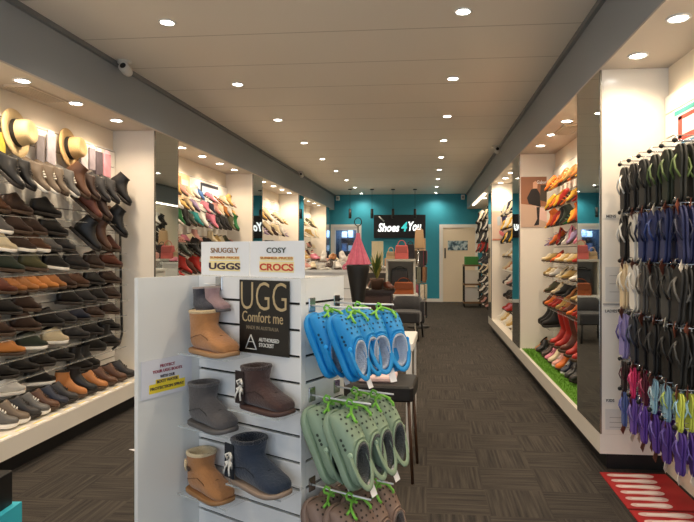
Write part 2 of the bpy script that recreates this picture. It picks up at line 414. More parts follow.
# ------------------------------------------------------------------ footwear
def catmull(P, n):
    out = []; m = len(P)
    for i in range(m-1):
        p0, p1, p2, p3 = P[max(i-1, 0)], P[i], P[i+1], P[min(i+2, m-1)]
        for k in range(n):
            t = k/n
            out.append([.5*((2*b)+(c-a)*t+(2*a-5*b+4*c-d)*t*t+(3*b-a-3*c+d)*t**3) for a, b, c, d in zip(p0, p1, p2, p3)])
    out.append(list(P[-1])); return out
def sec_ring(q, n=16, e=.8):
    xb, zb, xf, zf, w = q
    mx, mz, dx, dz = (xb+xf)/2, (zb+zf)/2, (xf-xb)/2, (zf-zb)/2
    r = []
    for k in range(n):
        a = 2*math.pi*k/n; u, v = -math.cos(a), math.sin(a)
        uu = math.copysign(abs(u)**e, u); vv = math.copysign(abs(v)**e, v)
        r.append(Vector((mx+dx*uu, w*vv, mz+dz*uu)))
    return r
SECS = {
 'lace': [(.148,.012,.149,.026,.010),(.142,.010,.141,.040,.028),(.115,.008,.115,.050,.040),(.08,.008,.072,.058,.046),(.03,.008,.034,.084,.044),
          (-.03,.008,.006,.110,.040),(-.08,.010,-.010,.124,.035),(-.125,.015,-.020,.128,.034),(-.143,.045,-.030,.122,.034),(-.136,.084,-.034,.114,.032)],
 'slip': [(.145,.012,.147,.026,.010),(.138,.010,.138,.042,.030),(.11,.008,.11,.050,.041),(.075,.008,.072,.055,.045),(.035,.008,.042,.070,.044),
          (-.03,.008,.022,.086,.040),(-.08,.010,.008,.094,.035),(-.125,.015,-.002,.094,.034),(-.140,.04,-.008,.090,.033),(-.134,.078,-.010,.084,.031)],
 'ankle': [(.145,.012,.147,.028,.010),(.138,.010,.138,.046,.030),(.11,.008,.11,.058,.041),(.075,.008,.070,.068,.045),(.03,.008,.032,.09,.043),
          (-.03,.008,.008,.112,.039),(-.08,.010,-.004,.125,.037),(-.125,.015,-.010,.135,.038),(-.140,.06,-.014,.145,.040),(-.132,.115,-.018,.155,.040),(-.132,.165,-.018,.17,.043)],
 'tall': [(.13,.012,.132,.026,.010),(.12,.010,.12,.042,.028),(.095,.008,.095,.052,.037),(.06,.008,.058,.062,.040),(.02,.008,.026,.088,.038),
          (-.03,.012,.004,.115,.036),(-.08,.016,-.006,.13,.035),(-.115,.03,-.012,.14,.037),(-.12,.08,-.014,.15,.040),(-.118,.16,-.008,.19,.046),(-.125,.26,.0,.27,.054),(-.13,.36,.0,.365,.056)],
 'fleece': [(.128,.022,.130,.034,.018),(.122,.016,.122,.056,.038),(.098,.012,.098,.072,.050),(.062,.012,.060,.088,.053),(.02,.012,.032,.108,.051),
          (-.04,.012,.014,.124,.048),(-.092,.014,.004,.136,.047),(-.116,.035,-.002,.145,.048),(-.116,.085,-.004,.153,.050),(-.114,.135,-.003,.168,.053),(-.118,.19,.002,.196,.056)],
 'clog': [(.135,.022,.137,.034,.022),(.130,.013,.131,.055,.042),(.105,.008,.107,.077,.053),(.06,.008,.063,.089,.056),(.015,.008,.026,.094,.053),
          (-.04,.008,.024,.096,.051),(-.09,.010,.020,.093,.050),(-.122,.016,.016,.089,.049),(-.133,.032,.013,.086,.047)],
 'heel': [(.122,.006,.124,.014,.006),(.112,.005,.112,.026,.022),(.09,.005,.09,.036,.034),(.06,.007,.058,.042,.038),(.02,.020,.036,.050,.034),
          (-.04,.055,.030,.058,.028),(-.085,.085,.026,.064,.026),(-.112,.105,.022,.068,.027),(-.116,.13,.02,.068,.026)],
}
SOLEW = {'std': [(.155,.004),(.148,.022),(.125,.036),(.095,.046),(.06,.049),(.01,.043),(-.04,.037),(-.09,.036),(-.13,.032),(-.147,.018),(-.151,.004)],
         'fleece': [(.142,.006),(.136,.028),(.112,.048),(.08,.057),(.03,.058),(-.03,.053),(-.08,.050),(-.108,.044),(-.124,.026),(-.129,.005)],
         'clog': [(.146,.008),(.140,.034),(.115,.055),(.07,.062),(.02,.059),(-.04,.052),(-.09,.050),(-.122,.042),(-.138,.026),(-.143,.006)],
         'heel': [(.128,.003),(.118,.018),(.09,.034),(.06,.038),(.02,.030),(-.03,.022),(-.08,.024),(-.11,.020),(-.119,.004)]}
def sole_mesh(kind, t, grow=1.0, mi=0, bld=None, lift=.0):
    b = bld or MB(); T = catmull([(x, w_) for x, w_ in SOLEW[kind]], 3)
    pts = [(x, w_*grow) for x, w_ in T] + [(x, -w_*grow) for x, w_ in reversed(T)]
    def zz(x):
        if kind == 'heel':
            u = max(0, min(1, (.07-x)/.17)); return .10*(3*u*u-2*u*u*u)
        return .012*max(0, (x-.09)/.06)**2 + lift
    lv = [(0, .96), (t*.25, 1.0), (t*.8, 1.0), (t, .965)]
    return b.loft([[Vector((x*g, y*g, zz(x)+h)) for x, y in pts] for h, g in lv], True, True, mi)
def footwear(kind, col, sole, extra=None, hi=False, nm='shoe'):
    """one shoe, toe along +x, standing on z = 0"""
    t = empty(nm)
    sk = {'fleece': 'fleece', 'clog': 'clog', 'heel': 'heel'}.get(kind, 'std')
    st = {'lace': .022, 'slip': .018, 'ankle': .024, 'tall': .024, 'fleece': .022, 'clog': .026, 'heel': .006}.get(kind, .016)
    rough = {'fleece': .95, 'clog': .55}.get(kind, .42)
    um = col if not isinstance(col, tuple) else (fabric(col, 90, .35, .12) if kind == 'fleece' else mat(col, rough, bump=.08, scale=80, name='upper'))
    sm = mat(sole, .6, name='sole')
    sole_mesh(sk, st).build('sole', sm, t)
    if kind == 'sandal':
        b = MB()
        for x, w_, h_, wd in ((.085, .047, .045, .016), (.035, .045, .055, .014), (-.07, .037, .05, .010)):
            b.tube([(x-.02*abs(math.cos(a)), w_*math.cos(a), .014+h_*math.sin(a)) for a in [math.pi*k/10 for k in range(11)]], wd, 6, flat=.18,
                   up=None)
        b.build('strap', um, t)
        return t
    if kind == 'thong':
        return t
    S = catmull(SECS[kind], 4 if hi else 2); n = 32 if hi else 16
    lift = st*.55 if kind not in ('fleece', 'clog', 'heel') else (.004 if kind != 'heel' else .0)
    rings = [[v+Vector((0, 0, lift)) for v in sec_ring(q, n)] for q in S]
    b = MB(); b.loft(rings, True, False)
    up = b.build('upper', um, t)
    # mouth and lining
    cx = sum((v for v in rings[-1]), Vector())/n
    nrm = (rings[-1][0]-rings[-1][n//2]).cross(rings[-1][n//4]-rings[-1][3*n//4]).normalized()
    if nrm.z < 0: nrm = -nrm
    def ins(g, d): return [cx+(v-cx)*g+nrm*d for v in rings[-1]]
    lm = extra if extra else mat((30, 26, 24), .9, name='lining')
    b = MB()
    if kind == 'fleece':
        b.loft([ins(1.0, -.004), ins(1.05, .003), ins(1.02, .012), ins(.86, .012), ins(.78, 0), ins(.74, -.06)], False, True)
    elif kind == 'clog':
        b.loft([ins(1.0, 0), ins(1.03, .003), ins(1.0, .008), ins(.9, .007), ins(.82, -.004), ins(.76, -.03), ins(.70, -.045)], False, True)
    else:
        b.loft([ins(1.0, 0), ins(.98, .003), ins(.9, .001), ins(.84, -.03)], False, True)
    b.build('lining', lm, t)
    if kind == 'lace' or (kind == 'ankle' and nm == 'lace_up_boot'):
        b = MB()
        for k in range(4):
            x = .055-.018*k; z = .078+.0085*k+lift
            b.tube([(x-.006, -.02, z-.006), (x, 0, z+.004), (x+.004, .02, z-.006)], .003, 5)
            b.tube([(x-.006, .02, z-.006), (x, 0, z+.005), (x+.004, -.02, z-.006)], .003, 5)
        b.build('laces', mat((45, 40, 38), .8) if sole[0] < 150 else mat((225, 222, 215), .8), t)
    if kind == 'heel':
        b = MB(); b.loft([[Vector((-.098+r*math.cos(a), r*.8*math.sin(a), z)) for a in [2*math.pi*k/10 for k in range(10)]]
                          for z, r in ((0, .008), (.03, .008), (.07, .012), (.104, .022))]); b.build('heel', um, t)
    if kind == 'slip':
        b = MB(); b.tube([(.028, -.04, .055), (.034, -.02, .084), (.034, 0, .090), (.034, .02, .084), (.028, .04, .055)], .009, 6, flat=.4)
        b.build('vamp_strap', um, t)
    return t
NAMES = {'lace': 'lace_up_shoe', 'slip': 'loafer', 'ankle': 'ankle_boot', 'tall': 'tall_boot', 'sandal': 'sandal', 'heel': 'high_heel',
         'fleece': 'sheepskin_boot', 'sneaker': 'sneaker'}
WORDS = {'lace': 'lace-up shoe', 'slip': 'loafer', 'ankle': 'ankle boot', 'tall': 'tall boot', 'sandal': 'strappy sandal', 'heel': 'high heel',
         'sneaker': 'sneaker', 'fleece': 'sheepskin boot'}
COL = {'black': (24, 23, 24), 'dark brown': (58, 40, 32), 'brown': (88, 58, 40), 'red-brown': (98, 52, 38), 'tan': (172, 112, 62), 'orange-tan': (198, 128, 66),
       'grey': (96, 94, 92), 'taupe': (112, 98, 84), 'charcoal': (52, 51, 53), 'navy': (34, 40, 58), 'dark green': (46, 56, 46), 'olive': (84, 82, 54),
       'white': (228, 224, 216), 'cream': (222, 206, 172), 'pink': (216, 128, 150), 'rose': (206, 150, 140), 'red': (176, 40, 30), 'orange': (222, 112, 34),
       'yellow': (228, 180, 50), 'green': (36, 110, 60), 'lilac': (170, 150, 190), 'gold': (190, 156, 90), 'blue': (60, 100, 160), 'teal': (30, 130, 130)}
def shoe(kind, cname, sole=None):
    base = 'lace' if kind == 'sneaker' else kind
    if sole is None:
        sole = (232, 228, 220) if kind == 'sneaker' else ((36, 30, 26) if cname in ('black', 'charcoal', 'navy', 'grey') else (70, 52, 38))
        if kind in ('sandal', 'heel'): sole = COL[cname] if cname != 'black' else (60, 48, 38)
    return instance((kind, cname, tuple(sole)), lambda: footwear(base, COL[cname], sole, nm=NAMES[kind]))
def set_mat(o, M): o.matrix_world = M; o.matrix_basis = M
def row(items, where, z, side, group, xw=None, tilt=0, heading=None, scale=1.0, jit=0.0):
    """items: (kind, colour, distance down the shop, optional tilt).  Words the labels by place along the row."""
    got = []
    for it in items:
        kind, cn, y = it[:3]; tl = it[3] if len(it) > 3 else tilt
        o = shoe(kind, cn)
        hd = heading if heading is not None else (R(80) if side < 0 else R(140))
        x = xw if xw is not None else (WL+.11 if side < 0 else WR-.13)
        if tl:
            hd = R(22) if side < 0 else R(152)
            hd += random.uniform(-jit, jit); tl = tl+random.uniform(-1, 1)*jit*25
            fx = Vector((math.cos(hd), math.sin(hd), 0))
            X = fx*math.cos(R(tl)) - Vector((0, 0, 1))*math.sin(R(tl)); Z = Vector((0, 0, 1))*math.cos(R(tl))+fx*math.sin(R(tl))
            M = M3((x+(.03 if side < 0 else -.03), y, z+.145*math.sin(R(tl))*scale+.012), X, Z)
        else:
            h2 = hd+random.uniform(-.12, .12)*(1+3*jit)
            M = M3((x, y, z), (math.cos(h2), math.sin(h2), 0), (0, 0, 1)) @ Matrix.Translation((0, 0, .024*scale)) @ Matrix.Rotation(R(8), 4, 'Y') @ Matrix.Diagonal((.88, .95, 1.08, 1))
        set_mat(o, M @ Matrix.Scale(scale, 4))
        got.append((px_of((x, y, z))[0], o, kind, cn))
    got.sort(key=lambda g: g[0])
    for i, (p, o, kind, cn) in enumerate(got):
        tag(o, '%s %s, %s from left %s' % (cn, WORDS[kind], ORD[i], where), 'shoe' if kind not in ('ankle', 'tall', 'fleece') else 'boot', group)
    return got
def acrylic_shelf(side, y0, y1, z, label, d=.17, slope=0):
    x = WL+.022 if side < 0 else WR-.022; s = -side
    t = empty('acrylic_shelf', (x, (y0+y1)/2, z-.006)); tag(t, label, 'shelf', 'clear slatwall shelves')
    h = (y1-y0)/2; xa, xb = sorted((0, s*d)); b = MB(); b.box(xa, xb, -h, h, 0, .005)
    b.build('shelf_plate', ACRYL, t)
    b = MB(); xe = s*d; xa, xb = sorted((xe, xe+s*.003)); b.box(xa, xb, -h, h, -.001, .006); b.build('shelf_lip', mat((190, 188, 180), .25, alpha=.35), t)
    if slope: t.rotation_euler = (0, slope*(1 if side < 0 else -1), 0)

# --- near left bay: men's wall
L1 = [  # (z, ordinal words, items (kind, colour, px column), start of shelf)
 (1.800, 'row one', [('lace','black',-2,46),('lace','black',11,46),('sneaker','taupe',25,46),('sneaker','taupe',36,46),('lace','taupe',46,46),('sneaker','grey',57,46),('ankle','brown',68,46),
        ('lace','dark brown',79,46),('lace','charcoal',90,46),('lace','charcoal',100,46),('ankle','black',112,46)]),
 (1.640, 'row two', [('lace','brown',-8),('lace','dark brown',14),('lace','black',44),('ankle','red-brown',80,44),('ankle','dark brown',91,44),('lace','brown',108)]),
 (1.500, 'row three', [('sneaker','grey',-6),('lace','dark brown',14),('lace','dark brown',30),('lace','black',51),('ankle','black',108,46)]),
 (1.375, 'row four', [('sneaker','cream',-2),('sneaker','dark brown',18),('sneaker','brown',33),('slip','grey',46),('lace','charcoal',60),('ankle','black',79,44),('ankle','brown',90,44),('lace','red-brown',108)]),
 (1.230, 'row five', [('lace','dark green',6),('lace','olive',31),('sneaker','black',54),('lace','charcoal',74),('lace','dark brown',92),('lace','red-brown',109)]),
 (1.085, 'row six', [('slip','red-brown',-2),('slip','tan',9),('slip','tan',20),('slip','orange-tan',30),('slip','orange-tan',41),('slip','tan',51),('slip','dark brown',62),('slip','brown',75),('slip','black',92),('slip','dark brown',108)]),
 (.940, 'row seven', [('slip','black',4),('lace','dark brown',24),('lace','black',68),('lace','charcoal',82),('lace','black',95),('lace','dark brown',109)]),
 (.800, 'row eight', [('lace','dark brown',-4),('lace','dark brown',24),('lace','black',47),('slip','charcoal',62),('slip','navy',76),('slip','dark brown',92),('slip','dark brown',108)]),
 (.655, 'row nine', [('slip','orange-tan',6),('sneaker','dark green',30),('sneaker','cream',53),('slip','charcoal',74),('slip','black',90),('slip','black',107)]),
 (.510, 'row ten', [('slip','black',-1),('slip','black',20),('slip','black',40),('slip','black',58),('ankle','black',92),('ankle','black',107)]),
 (.375, 'row eleven', [('sneaker','white',8),('sneaker','black',38),('ankle','black',78),('ankle','black',86)]),
]
for z, nm, items in L1:
    its = []
    for it in items:
        X = WL+.13
        its.append((it[0], it[1], y_at(it[2]+3, X)) + ((it[3],) if len(it) > 3 else ()))
    row(its, 'in %s of the near left wall' % nm, z, -1, 'shoes on the near left wall')
    ys = [i[2] for i in its if len(i) < 4] or [i[2] for i in its]
    if nm != 'row one':
        a, c = min(ys)-.18, min(max(ys)+.16, 5.12)
        acrylic_shelf(-1, a, c, z, 'clear shelf under %s of shoes on the near left wall' % nm)
    tl = [i[2] for i in its if len(i) > 3]
    if tl:
        a, c = min(tl)-.12, min(max(tl)+.14, 5.12)
        acrylic_shelf(-1, a, c, z+.205, 'sloping clear shelf under the tilted shoes in %s of the near left wall' % nm, .2, R(44))
pt = [('sneaker','grey',-6),('sneaker','taupe',6),('lace','charcoal',18),('sneaker','grey',28),('lace','brown',38),('lace','navy',48),('lace','charcoal',58),('ankle','tan',68),
      ('ankle','black',79),('lace','tan',90),('lace','brown',100),('lace','brown',110),('lace','charcoal',119)]
row([(k, c, y_at(p, -2.78)) for k, c, p in pt], 'along the white plinth of the near left wall', .24, -1, 'shoes along the left plinth', xw=-2.78, heading=R(30))
TICK = mat((240, 214, 120), .6, name='ticket')
def mk_ticket():
    t = empty('price_ticket'); box('card', PAPER, -.02, .02, -.045, .045, 0, .002, t); box('price_band', TICK, -.02, -.004, -.044, .044, .002, .0028, t); return t
for k in range(13):
    y = 3.10+.16*k
    t = instance('ticket', mk_ticket); t.location = (-2.615, y, .24)
    tag(t, 'yellow and white price ticket on the left plinth edge, %s from the front' % ORD[k], 'ticket', 'price tickets along the left plinth')

# straw hats
STRAW = mat((224, 198, 150), .8, bump=.5, scale=160, vary=.12, name='straw')
def hat(y, z, label, col=STRAW, r=.175):
    t = empty('straw_hat', (WL+.05, y, z)); t.rotation_euler = (R(0), R(84), R(10)); tag(t, label, 'hat', 'straw hats')
    MB().lathe([(r, .0), (r*.99, .006), (r*.8, .0), (r*.56, .006), (r*.56, .0), (r*.8, -.006), (r, -.004)], 40, cap0=False, cap1=False).build('brim', col, t)
    MB().lathe([(r*.56, .003), (r*.54, .05), (r*.50, .10), (r*.44, .115), (r*.25, .108), (.005, .104)], 36, cap0=False).build('crown', col, t)
    MB().lathe([(r*.575, .005), (r*.563, .035)], 36, cap0=False, cap1=False).build('band', mat((25, 22, 20), .7), t)
hat(y_at(16, WL+.05), 2.25, 'large straw hat with black band hanging at far left of the men\'s wall')
hat(y_at(69, WL+.05), 2.25, 'straw hat with black band hanging nearer the white pillar on the men\'s wall', mat((206, 172, 120), .8, bump=.5, scale=150, vary=.12), .165)
def hang_pack(x, y, z, w_, h_, rgb, rgb2, label, side=-1, nm='hanging_pack', group='hanging packets'):
    t = empty(nm, (x, y, z)); tag(t, label, 'packet', group)
    s = -side
    b = MB(); b.rbox(-.008, .008, -w_/2, w_/2, -h_/2, h_/2*.75, .004); b.build('card', mat(rgb, .5, vary=.35, scale=18), t)
    b = MB(); b.box(-.003, .003, -w_*.35, w_*.35, h_/2*.75, h_/2); b.build('header_card', mat(rgb2, .5), t)
for k, (p, z, w_, h_, a, c) in enumerate([(0, 2.12, .09, .26, (215, 190, 80), (50, 48, 50)), (40, 2.18, .09, .26, (120, 115, 120), (200, 198, 200)), (51, 2.2, .10, .28, (170, 165, 175), (210, 210, 215)),
                                   (84, 2.18, .10, .2, (200, 190, 195), (90, 85, 90)), (92, 2.22, .09, .22, (150, 140, 150), (230, 225, 225)), (99, 2.2, .1, .24, (90, 80, 88), (220, 215, 215)), (107, 2.2, .11, .24, (215, 150, 165), (240, 190, 205)),
                                   (88, 1.99, .09, .12, (225, 220, 225), (120, 110, 120)), (101, 1.99, .1, .12, (170, 110, 130), (240, 240, 240))]):
    hang_pack(WL+.07, y_at(p, WL+.07), z, w_, h_, a, c, '%s packet hanging high on the men\'s wall, %s' % (
        ['yellow and grey', 'grey', 'pale grey', 'pale patterned', 'mottled grey', 'dark patterned', 'pink', 'small white', 'small maroon'][k],
        ['left of the large hat', 'right beside the large hat', 'between the two hats', 'right beside the second hat', 'second right of the second hat', 'third right of the second hat', 'nearest the pillar', 'low beside the second hat', 'low near the pillar'][k]))
# curved black tubing at the end of the men's wall
b = MB(); yy = 5.08
b.tube([(-2.90, yy, 1.60), (-2.895, yy, 1.2), (-2.89, yy, .9), (-2.885, yy, .72), (-2.87, yy-.02, .62), (-2.86, yy-.08, .54), (-2.87, yy-.18, .5)], .011, 8)
tag(b.build('black_cable', BLACK), 'black cable curving down the corner at the end of the men\'s wall', 'cable')

# --- second left bay
def fill(side, y0, y1, n, z, where, kinds, cols, group, tilt=0, scale=1.0, xw=None, shelf=True, heading=None, jit=.35):
    its = []
    for k in range(n):
        its.append((random.choice(kinds), cols[k % len(cols)] if len(cols) > 1 else cols[0], y0+(y1-y0)*(k+.5)/n) + ((tilt,) if tilt else ()))
    row(its, where, z, side, group, scale=scale, xw=xw, heading=heading, jit=jit)
    if shelf: acrylic_shelf(side, y0, y1, z+(.205*scale if tilt else 0), 'clear shelf %s' % where.replace('in the', 'of the').replace('on the', 'of the'), .17, R(44) if tilt else 0)
g2 = 'kids shoes in the second left bay'
L2R = [(2.02, 'one', ['tan', 'cream', 'gold', 'rose', 'cream', 'white', 'blue', 'white', 'pink', 'rose'], 40, .62),
       (1.86, 'two', ['cream', 'orange-tan', 'white', 'gold', 'cream', 'lilac', 'white', 'pink', 'navy', 'rose'], 40, .68),
       (1.67, 'three', ['black', 'olive', 'green', 'black', 'dark green', 'teal', 'white', 'lilac', 'pink', 'black', 'black'], 42, .9),
       (1.49, 'four', ['gold', 'cream', 'olive', 'rose', 'pink', 'cream', 'rose', 'gold', 'black', 'cream'], 0, .78),
       (1.31, 'five', ['dark green', 'black', 'charcoal', 'dark green', 'olive', 'black'], 34, .85),
       (1.10, 'six', ['red', 'white', 'red', 'red', 'red-brown', 'red'], 34, .85),
       (.86, 'seven', ['navy', 'white', 'pink', 'black', 'grey'], 0, .85), (.62, 'eight', ['black', 'tan', 'white', 'brown'], 0, .85)]
for z, nm, cols, tl, s_ in L2R:
    fill(-1, 5.72, 8.08, 14, z, 'in row %s of the second left bay' % nm, ['sneaker', 'ankle', 'lace', 'slip', 'sandal'], cols, g2, tilt=tl, scale=s_)
def poster(name, side, x, y, z, w_, h_, m, label, parts=()):
    """flat sheet on a side wall"""
    t = empty(name, (x, y, z)); tag(t, label, 'poster'); s = -side
    xa, xb = sorted((0, s*.008)); b = MB(); b.box(xa, xb, -w_/2, w_/2, -h_/2, h_/2); b.build('sheet', m, t)
    for (nm, mm, a0, a1, b0, b1) in parts:
        xa, xb = sorted((s*.008, s*.010)); b = MB(); b.box(xa, xb, a0*w_, a1*w_, b0*h_, b1*h_); b.build(nm, mm, t)
    return t
poster('wall_poster', -1, WL+.023, 6.55, 2.18, .5, .32, mat((226, 196, 150), .5), 'tan poster high in the second left bay', [('photo_panel', mat((180, 130, 90), .5, vary=.5, scale=12), -.4, .0, -.4, .4), ('photo_panel', mat((240, 225, 200), .5), .05, .42, -.3, .3)])
poster('wall_poster', -1, WL+.023, 7.45, 2.10, .62, .42, mat((205, 220, 240), .4), 'pale blue and white picture with a dark border in the second left bay', [('photo_panel', mat((40, 45, 60), .5), -.5, .5, .40, .5), ('photo_panel', mat((40, 45, 60), .5), -.5, -.42, -.5, .4), ('photo_panel', mat((240, 244, 250), .4), -.2, .3, -.3, .3)])
# --- third and last left bays
g3 = 'shoes in the third left bay'
fill(-1, 8.8, 11.05, 6, 1.90, 'in the top row of the third left bay', ['sandal', 'slip'], ['cream', 'gold', 'cream', 'white'], g3, tilt=40)
fill(-1, 8.8, 11.05, 8, 1.66, 'in row two of the third left bay', ['slip', 'sneaker', 'sandal'], ['cream', 'white', 'lilac', 'cream', 'dark brown'], g3, tilt=40)
fill(-1, 8.8, 11.05, 8, 1.46, 'in row three of the third left bay', ['sandal', 'slip'], ['black', 'dark brown', 'red-brown', 'black'], g3)
fill(-1, 8.8, 11.05, 8, 1.24, 'in row four of the third left bay', ['slip', 'sneaker'], ['white', 'cream', 'rose', 'brown'], g3)
hat_b = empty('black_hat', (WL+.05, 9.3, 2.15)); hat_b.rotation_euler = (0, R(84), R(10)); tag(hat_b, 'round black hat hanging in the third left bay', 'hat')
MB().lathe([(.17, 0), (.168, .006), (.09, .004), (.09, -.002), (.17, -.004)], 32, cap0=False, cap1=False).build('brim', BLACK, hat_b)
MB().lathe([(.09, 0), (.085, .08), (.06, .1), (.005, .1)], 28, cap0=False).build('crown', BLACK, hat_b)
g4 = 'shoes in the last left bay'
for j, (z, cols) in enumerate([(1.95, ['cream', 'white', 'olive']), (1.70, ['white', 'cream', 'gold']), (1.46, ['white', 'rose', 'brown', 'cream']), (1.26, ['pink', 'red-brown', 'white', 'rose']), (1.06, ['red', 'brown', 'white', 'rose']), (.84, ['brown', 'white', 'tan'])]):
    fill(-1, 11.75, 14.1, 8, z, 'in row %s of the last left bay' % ['one', 'two', 'three', 'four', 'five', 'six'][j], ['sneaker', 'slip', 'sandal'], cols, g4, tilt=38 if j < 2 else 0)
poster('wall_poster', -1, WL+.023, 12.7, 2.20, .6, .3, mat((190, 190, 90), .5, vary=.4, scale=10), 'yellow green poster at the top of the last left bay')

# --- second right bay
gr = 'shoes in the second right bay'
RT = [(2.05, 'row one', ['orange', 'yellow', 'orange-tan', 'orange', 'gold', 'orange', 'tan'], ['sandal', 'slip'], 42),
      (1.84, 'row two', ['yellow', 'orange', 'red', 'yellow', 'cream', 'orange', 'red'], ['sandal', 'slip'], 42),
      (1.64, 'row three', ['orange', 'red', 'orange', 'yellow', 'green', 'dark green', 'black'], ['sandal', 'ankle', 'slip'], 42),
      (1.44, 'row four', ['red', 'orange', 'pink', 'lilac', 'pink', 'white', 'black'], ['slip', 'heel', 'sandal'], 42),
      (1.27, 'row five', ['orange', 'red', 'gold', 'cream', 'gold', 'cream'], ['slip', 'heel'], 0),
      (1.11, 'row six', ['cream', 'white', 'cream', 'gold', 'cream'], ['slip', 'heel'], 0),
      (.93, 'row seven', ['cream', 'gold', 'olive', 'tan', 'charcoal', 'black'], ['heel', 'lace'], 0),
      (.78, 'row eight', ['red', 'red', 'orange', 'red-brown', 'tan', 'gold'], ['ankle', 'lace'], 0)]
for z, nm, cols, kk, tl in RT:
    fill(1, 4.9, 6.52, len(cols)+4, z, 'in %s of the second right bay' % nm, kk, cols, gr, tilt=tl, scale=.72 if tl else .8, xw=WR-(.07 if tl else .12))
fill(1, 4.9, 6.0, 5, .42, 'on the boot shelf of the second right bay', ['tall'], ['red', 'red', 'red-brown'], 'boots in the second right bay', heading=R(172))
fill(1, 6.15, 6.60, 3, .55, 'on the short shelf above the turf', ['ankle'], ['black', 'black'], 'boots in the second right bay')
TURF = mat((96, 150, 40), .95, bump=1.0, scale=220, vary=.4, name='turf')
def turf(x0, x1, y0, y1, z, label):
    b = MB(); b.box(x0, x1, y0, y1, z, z+.006)
    for _ in range(5200):
        x, y = random.uniform(x0+.004, x1-.004), random.uniform(y0+.01, y1-.01); a = random.uniform(0, 6.28); h = random.uniform(.012, .022)
        dx, dy = .004*math.cos(a), .004*math.sin(a); lx, ly = random.uniform(-.006, .006), random.uniform(-.006, .006)
        b.add([(x-dx, y-dy, z+.005), (x+dx, y+dy, z+.005), (x+lx, y+ly, z+h)], [(0, 1, 2)])
    o = b.build('artificial_turf', TURF); tag(o, label, 'turf', None, 'stuff')
turf(XR+.03, WR-.03, 4.2, 6.76, .24, 'bright green artificial turf on the right plinth under the boots')
row([(k, c, y) for k, c, y in [('ankle', 'black', 5.0), ('lace', 'charcoal', 5.17), ('sneaker', 'navy', 5.34), ('ankle', 'orange', 5.5), ('sneaker', 'rose', 5.66), ('ankle', 'cream', 5.82), ('lace', 'pink', 5.98), ('ankle', 'dark brown', 6.14),
     ('heel', 'black', 6.32), ('lace', 'charcoal', 6.48), ('heel', 'tan', 6.64)]], 'standing on the green turf', .252, 1, 'shoes on the green turf', xw=1.33, heading=R(205), scale=.85)
# --- third right bay and far right rack
for j, (z, cols) in enumerate([(1.95, ['cream', 'navy', 'white']), (1.72, ['yellow', 'cream', 'white']), (1.50, ['black', 'charcoal', 'yellow']), (1.28, ['cream', 'gold', 'white']), (1.06, ['cream', 'white', 'tan']), (.84, ['charcoal', 'rose', 'white']), (.62, ['black', 'dark brown', 'black'])]):
    fill(1, 7.9, 9.62, 7, z, 'in row %s of the third right bay' % ['one', 'two', 'three', 'four', 'five', 'six', 'seven'][j], ['slip', 'lace', 'sneaker'], cols, 'shoes in the third right bay', tilt=38 if j < 3 else 0)
fill(1, 7.9, 9.62, 8, .245, 'on the plinth of the third right bay', ['sneaker', 'slip'], ['cream', 'white', 'gold'], 'shoes in the third right bay', xw=1.3, shelf=False)
fill(1, 9.0, 9.62, 3, .40, 'on the lowest shelf of the third right bay', ['slip', 'ankle'], ['red', 'pink'], 'shoes in the third right bay')
for j, z in enumerate((2.0, 1.78, 1.56, 1.34, 1.12, .9, .68, .46, .24)):
    fill(1, 10.5, 13.2, 8, z, 'in row %s of the far right rack' % ['one', 'two', 'three', 'four', 'five', 'six', 'seven', 'eight', 'nine'][j], ['ankle', 'lace', 'sneaker'], [['white', 'black', 'cream'], ['black', 'black', 'white'], ['black', 'white', 'charcoal'], ['black', 'red', 'black'], ['black', 'navy', 'charcoal'], ['black', 'cream', 'black'], ['charcoal', 'black', 'white'], ['white', 'grey', 'black'], ['brown', 'black', 'rose']][j], 'shoes in the far right rack', tilt=40 if j < 4 else 0, xw=1.28)
t = empty('strip_light', (1.14, 12.6, ZB)); tag(t, 'bright strip light under the far end of the right bulkhead', 'light')
box('tube', emis((255, 240, 215), 6), -.02, .02, -1.4, 1.4, -.03, -.008, t); box('housing', WHITE2, -.03, .03, -1.42, 1.42, -.008, 0, t)

# end-panel posters on the right (they hang on the faces of the pillars that look at the camera)
def end_poster(x0, x1, y, z0, z1, label, paint):
    t = empty('photo_poster', ((x0+x1)/2, y, (z0+z1)/2)); tag(t, label, 'poster')
    b = MB(); b.box(-(x1-x0)/2, (x1-x0)/2, -.006, 0, -(z1-z0)/2, (z1-z0)/2); b.build('sheet', paint, t)
    return t
def blob(pts, y, name, m, parent, th=.0015):
    b = MB(); n = len(pts)
    b.add([(x, y, z) for x, z in pts]+[(x, y+th, z) for x, z in pts], [tuple(range(n)), tuple(range(2*n-1, n-1, -1))]+[(i, i+n, (i+1) % n+n, (i+1) % n) for i in range(n)])
    return b.build(name, m, parent)
xe0, xe1 = XR+.02, WR-.10
t = end_poster(xe0, xe1, 6.78, 1.68, 2.28, 'large photo poster of a seated person in black on the second right pillar', mat((150, 100, 72), .5, vary=.12, scale=6))
blob([(-.15, -.3), (.15, -.3), (.15, -.06), (-.15, -.02)], -.0075, 'lower_backdrop', mat((198, 170, 150), .5), t)
blob([(-.06, -.02), (.08, -.06), (.07, .1), (.03, .17), (-.03, .15), (-.08, .05)], -.009, 'black_top', mat((25, 22, 24), .5), t)
blob([(-.01, .16), (.04, .16), (.045, .22), (.02, .25), (-.01, .23)], -.0095, 'face', mat((220, 170, 140), .5), t)
blob([(.07, .02), (.15, .0), (.15, .2), (.08, .2)], -.0095, 'dark_backdrop', mat((70, 60, 50), .5), t)
blob([(.0, -.05), (.15, -.08), (.15, -.24), (.05, -.20), (.06, -.1)], -.0105, 'trousers', mat((225, 190, 180), .5), t)
blob([(.03, -.06), (.07, -.06), (.06, -.27), (.0, -.28), (.04, -.2)], -.0115, 'boot_leg', mat((28, 26, 28), .5), t)
